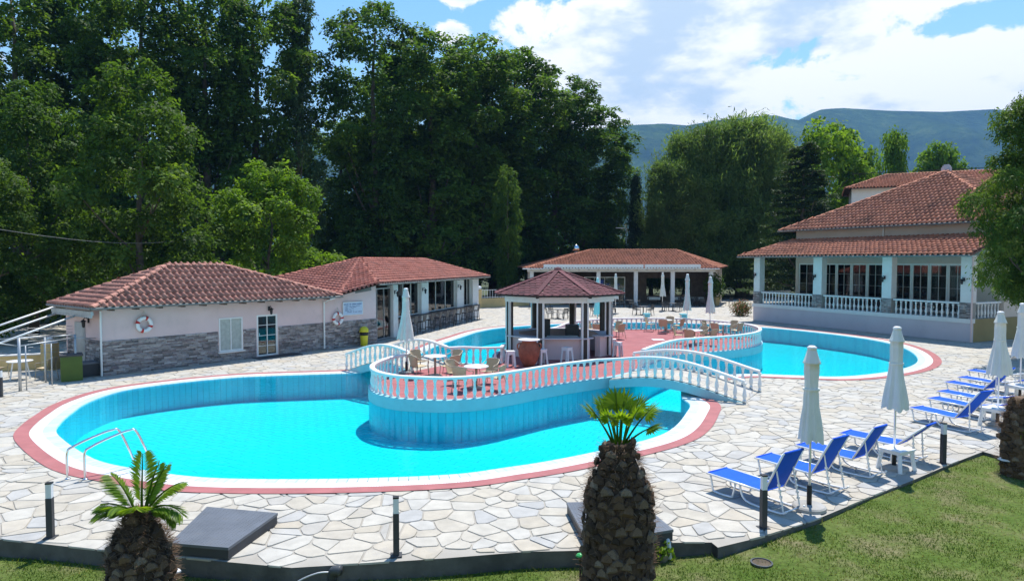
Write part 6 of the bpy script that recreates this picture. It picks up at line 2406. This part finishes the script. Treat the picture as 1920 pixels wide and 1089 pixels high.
def make_tree(seed, kind):
    r_ = np.random.default_rng(seed)
    bl = []
    if kind == 'plane':         # tall, crown almost to the ground, 30 m reference height, 11 m wide
        h, wd = 30, 11.5
        for k in range(84):
            f = .10 + .88 * (k + r_.random()) / 84
            env = wd / 2 * (min(1, (1.02 - f) / .24) ** .45) * (.78 + .22 * math.sin(f * 7 + seed))
            a = k * 2.4 + r_.random()
            rr = env * (.35 + .6 * r_.random() ** .6)
            s_ = r_.uniform(.9, 1.75) * (1 if f < .85 else .8)
            bl.append((rr * math.cos(a), rr * math.sin(a), f * h, s_ * 1.1, s_ * 1.1, s_ * r_.uniform(.6, 1.0)))
        n, size, lm = 40000, .38, M['leaf_plane']
        tr = trunk_mesh(r_, h * .9, .55, bl[4:40:3])
    elif kind == 'maple':       # 15 m, layered clumps
        h, wd = 15, 8.8
        for k in range(58):
            f = .12 + .86 * (k + r_.random()) / 58
            env = wd / 2 * math.sin(math.pi * min(.96, max(.25, f * .86 + .12))) ** .7
            a = k * 2.4 + r_.random()
            rr = env * (r_.random() ** .45)
            s_ = r_.uniform(.75, 1.35) * (1 if f < .9 else .7)
            bl.append((rr * math.cos(a), rr * math.sin(a), f * h, s_ * 1.15, s_ * 1.15, s_ * r_.uniform(.45, .75)))
        n, size, lm = 26000, .27, M['leaf_maple']
        tr = trunk_mesh(r_, h * .85, .28, bl[4:40:3])
    elif kind == 'young':       # bright young tree, 10 m
        h, wd = 10, 7.6
        for k in range(46):
            f = .12 + .86 * (k + r_.random()) / 46
            env = wd / 2 * math.sin(math.pi * min(.95, max(.28, f * .82 + .14))) ** .8
            a = k * 2.4 + r_.random()
            rr = env * (r_.random() ** .45)
            s_ = r_.uniform(.55, 1.1) * (1 if f < .88 else .65)
            bl.append((rr * math.cos(a), rr * math.sin(a), f * h, s_ * 1.1, s_ * 1.1, s_ * r_.uniform(.6, 1.1)))
        n, size, lm = 22000, .23, M['leaf_bright']
        tr = trunk_mesh(r_, h * .85, .16, bl[4:30:3])
    elif kind == 'grey':
        h, wd = 28, 8
        for k in range(56):
            f = .22 + .76 * (k + r_.random()) / 56
            env = wd / 2 * (min(1, (1.03 - f) / .3) ** .6) * (.6 + .4 * math.sin(f * 9 + seed))
            a = k * 2.4 + r_.random()
            rr = env * math.sqrt(r_.random()) * .95
            s_ = r_.uniform(.85, 1.6)
            bl.append((rr * math.cos(a), rr * math.sin(a), f * h, s_, s_, s_ * r_.uniform(.6, 1)))
        n, size, lm = 22000, .32, M['leaf_grey']
        tr = trunk_mesh(r_, h * .9, .4, bl[4:40:2])
    elif kind == 'round':       # far broadleaf, 9 m
        h, wd = 10, 9
        for k in range(40):
            f = .2 + .76 * (k + r_.random()) / 40
            env = wd / 2 * math.sin(math.pi * min(.92, max(.3, f * .75 + .2))) ** .8
            a = k * 2.4 + r_.random()
            rr = env * math.sqrt(r_.random())
            s_ = r_.uniform(.8, 1.5)
            bl.append((rr * math.cos(a), rr * math.sin(a), f * h, s_, s_, s_ * .75))
        n, size, lm = 15000, .36, M['leaf_bright']
        tr = trunk_mesh(r_, h * .8, .25, bl[4:30:3])
    elif kind == 'acacia':
        h, wd = 11, 7
        for k in range(60):
            f = .27 + .71 * (k + r_.random()) / 60
            env = wd / 2 * math.sin(math.pi * min(.95, max(.3, f * 1.1 - .1))) ** .7
            a = k * 2.4 + r_.random()
            rr = env * (r_.random() ** .45)
            s_ = r_.uniform(.5, 1.0)
            bl.append((rr * math.cos(a), rr * math.sin(a), f * h, s_ * 1.2, s_ * 1.2, s_ * r_.uniform(.4, .7)))
        n, size, lm = 46000, .21, M['leaf_acacia']
        V, F, T = leaf_cloud(r_, bl, n, size, .34, .5, .55)
        tr = trunk_mesh(r_, h * .85, .2, bl[4:40:3])
        return tr, fast_mesh('crown', V, F, lm, T), h
    elif kind in ('pine', 'conifer'):
        h, wd = 14, 8 if kind == 'pine' else 4.2
        n = 46000 if kind == 'pine' else 22000
        cs, ns, dr = [], [], []
        nb = 150
        for k in range(nb):
            f = .10 + .88 * k / nb
            L = wd / 2 * (1.04 - f) ** .42 * r_.uniform(.6, 1.1) if kind == 'pine' else wd / 2 * (1.02 - f) ** .8 * r_.uniform(.7, 1.1)
            a = k * 2.4 + r_.random()
            m_ = n // nb
            u = r_.random(m_) ** .7
            rise = (.35 + .5 * f) if kind == 'pine' else .15
            ax = np.stack([np.cos(a) * L * u, np.sin(a) * L * u, f * h + rise * L * u * u], 1)
            spread = (.55 if kind == 'pine' else .3) * (1 - .4 * u)
            cs.append(ax + r_.normal(size=(m_, 3)) * spread[:, None])
            dr.append(np.tile([np.cos(a) * .55, np.sin(a) * .55, 1.25], (m_, 1)))
        c = np.concatenate(cs); d = np.concatenate(dr) + r_.normal(size=c.shape) * .35
        nrm = r_.normal(size=c.shape)
        V, F = leaf_quads(c, nrm, (.46 if kind == 'pine' else .42), .17, r_, droop=d)
        T = np.clip(.5 + .2 * np.sin(c[:, 2] * 1.3 + c[:, 0]) + r_.normal(size=len(c)) * .2, 0, 1)
        tr = trunk_mesh(r_, h * .93, .3, [tuple(x) for x in c[::2600]])
        return tr, fast_mesh('crown', V, F, M['leaf_pine'] if kind == 'pine' else M['leaf_cedar'], T), h
    elif kind == 'cedar':       # flat layered plates
        h, wd = 15, 11
        n = 24000
        cs = []
        nb = 90
        for k in range(nb):
            f = .1 + .88 * k / nb
            L = wd / 2 * (1.03 - f) ** .6 * r_.uniform(.7, 1.15)
            a = k * 2.4 + r_.random()
            m_ = n // nb
            u = r_.random(m_) ** .6
            wv = r_.normal(size=m_) * .22 * L * u
            x = np.cos(a) * L * u - np.sin(a) * wv; y = np.sin(a) * L * u + np.cos(a) * wv
            cs.append(np.stack([x, y, f * h + .05 * L * u - .12 * (u ** 2) * L * .5 + r_.normal(size=m_) * .09], 1))
        c = np.concatenate(cs)
        nrm = r_.normal(size=c.shape) * .45 + np.array([0, 0, 1])
        V, F = leaf_quads(c, nrm, .38, .3, r_)
        T = np.clip(.5 + r_.normal(size=len(c)) * .25, 0, 1)
        tr = trunk_mesh(r_, h * .95, .3, [tuple(x) for x in c[::1600]], .1)
        return tr, fast_mesh('crown', V, F, M['leaf_cedar'], T), h
    V, F, T = leaf_cloud(r_, bl, n, size)
    return tr, fast_mesh('crown', V, F, lm, T), h
TREES = {}
def tree(name, label, kind, seed, px, Y, top_py, width_px=None, group=None, z0=-.35, rot=0.0):
    """a tree whose trunk stands at distance Y; its height comes from where its top shows"""
    if (kind, seed) not in TREES:
        TREES[(kind, seed)] = make_tree(seed, kind)
    tr, cr, h = TREES[(kind, seed)]
    p = at_y(px, top_py, Y)
    s_ = (p.z - z0) / h
    t = thing(name, label, 'tree', (p.x, Y, z0), rot, group)
    wref = {'plane': 11.5, 'maple': 8.8, 'young': 7.6, 'grey': 8, 'round': 9, 'acacia': 7, 'pine': 8, 'conifer': 4.2, 'cedar': 11}[kind]
    sx = s_ if width_px is None else (width_px / FPX * Y) / wref / 1.0
    for nm, me in (('trunk', tr), ('crown', cr)):
        o = link(nm, me, t)
        o.scale = (sx, sx, s_)
    return t
GPL = 'tall plane trees behind the pool buildings'
tall = [(20, 62, -70, 270, 1, 'tall plane tree at the left border behind the maples'), (150, 68, -60, 250, 2, 'tall plane tree above the left broad maple'), (262, 64, -70, 250, 3, 'tall plane tree rising behind the middle of the broad maple'),
        (380, 66, -50, 250, 1, 'tall plane tree between the broad maple and the bright young tree'), (475, 70, -40, 215, 2, 'tall plane tree just left of the grey green tree'),
        (700, 76, 4, 225, 3, 'tall plane tree with the highest top right of the sky gap'), (808, 80, 66, 235, 1, 'tall plane tree second right of the sky gap'), (890, 84, 72, 225, 2, 'tall plane tree third right of the sky gap'),
        (965, 88, 92, 225, 3, 'tall plane tree fourth right of the sky gap, under the edge of the cloud'), (1040, 92, 132, 205, 1, 'tall plane tree on the falling shoulder of the wood'), (1098, 95, 185, 180, 2, 'tall plane tree low on the shoulder of the wood'),
        (1138, 98, 240, 110, 3, 'last plane tree at the right end of the wood'), (640, 84, 225, 190, 2, 'plane tree filling the foot of the sky gap'), (755, 90, 90, 190, 2, 'plane tree set back behind the second one right of the gap'),
        (925, 96, 100, 190, 1, 'plane tree set back behind the fourth one right of the gap')]
for k, (px, Y, ty, wp, sd, lb) in enumerate(tall):
    tree('plane_tree', lb, 'plane', sd, px, Y, ty, wp, GPL, rot=k * 1.9)
tree('grey_tree', 'slender grey green tree left of the sky gap', 'grey', 4, 556, 72, 0, 125, None, rot=1)
tree('plane_tree', 'small leafy plane tree before the wood above the right end of the bar roof', 'plane', 3, 952, 74, 312, 62, GPL, rot=4.0)
tree('maple_tree', 'broad dark maple with layered branches behind the low pool house', 'maple', 5, 255, 42, 118, 275, 'maples behind the pool house', rot=.4)
tree('maple_tree', 'dark maple at the left border beside the broad one', 'maple', 6, 50, 44, 150, 250, 'maples behind the pool house', rot=1.4)
tree('maple_tree', 'low dark maple filling the gap left of the pool house roof', 'maple', 6, -30, 38, 290, 230, 'maples behind the pool house', rot=2.4)
tree('young_tree', 'bright green young tree between the two red roofs', 'young', 7, 503, 48, 312, 232, None, rot=.9)
tree('pine_tree', 'pale green feathery pine left of the cedar', 'pine', 8, 1392, 93, 240, 235, 'feathery pines behind the taverna', rot=.3)
tree('pine_tree', 'pale green feathery pine at the left end of the pines', 'pine', 8, 1290, 94, 264, 190, 'feathery pines behind the taverna', rot=2.3)
tree('pine_tree', 'feathery pine half hidden behind the cedar', 'pine', 8, 1445, 95, 258, 150, 'feathery pines behind the taverna', rot=4.3)
for px_, Y_, ty_, w_, lb_ in ((1252, 90, 315, 150, 'lower feathery pine in front at the left end of the pines'), (1338, 90, 252, 190, 'feathery pine in the middle of the group, standing forward'), (1440, 90, 262, 170, 'feathery pine standing forward beside the cedar'), (1300, 89, 345, 170, 'lowest feathery pine, right above the taverna roof')):
    tree('pine_tree', lb_, 'pine', 8, px_, Y_, ty_, w_, 'feathery pines behind the taverna', rot=px_ * .7)
tree('conifer', 'small dark pointed conifer between the wood and the pines', 'conifer', 9, 1192, 92, 330, 62, None, rot=.3)
tree('conifer', 'small dark conifer close beside the pines', 'conifer', 9, 1222, 96, 368, 55, None, rot=2.3)
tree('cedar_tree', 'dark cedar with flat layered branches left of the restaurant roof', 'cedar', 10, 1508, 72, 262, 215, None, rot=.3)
GR = 'round green trees behind the restaurant'
tree('broadleaf_tree', 'bright green broadleaf tree behind the cedar', 'round', 11, 1545, 92, 240, 190, GR, rot=.3)
tree('broadleaf_tree', 'bright green broadleaf tree seen through the top of the pines', 'round', 11, 1405, 100, 236, 150, GR, rot=1.3)
tree('broadleaf_tree', 'round darker green tree standing apart above the upper house', 'round', 12, 1678, 104, 253, 95, GR, rot=2.3)
tree('broadleaf_tree', 'pale green broadleaf tree right of the round one', 'round', 11, 1768, 108, 277, 130, GR, rot=3.3)
tree('broadleaf_tree', 'pale green broadleaf tree left of the round one', 'round', 12, 1612, 100, 282, 110, GR, rot=4.3)
tree('acacia_tree', 'dark feathery acacia hanging over the right end of the restaurant', 'acacia', 13, 1956, 31, 172, 225, None, rot=.6)
tree('acacia_tree', 'feathery acacia at the right border behind the parasols', 'acacia', 13, 1985, 33, 240, 200, None, rot=2.6)

# understorey and the far wood: masses nobody could count
def wood(name, x0, x1, y0, y1, hmin, hmax, n, size, seed):
    r_ = np.random.default_rng(seed)
    m_ = 120
    bl = []
    for k in range(m_):
        h = r_.uniform(hmin, hmax)
        s_ = h * .33
        bl.append((r_.uniform(x0, x1), r_.uniform(y0, y1), h * r_.uniform(.3, .75), s_ * 1.3, s_, s_))
    V, F, T = leaf_cloud(r_, bl, n, size)
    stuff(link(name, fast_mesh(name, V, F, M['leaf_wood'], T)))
wood('undergrowth', -75, -6, 92, 104, 3, 8, 26000, .5, 31)
wood('far_wood', -110, 160, 122, 150, 8, 17, 40000, .8, 32)
wood('hedge', 14, 62, 99, 106, 3, 6, 12000, .5, 33)
wood('left_shrubs', -50, -24, 46, 56, 2, 5, 12000, .35, 34)
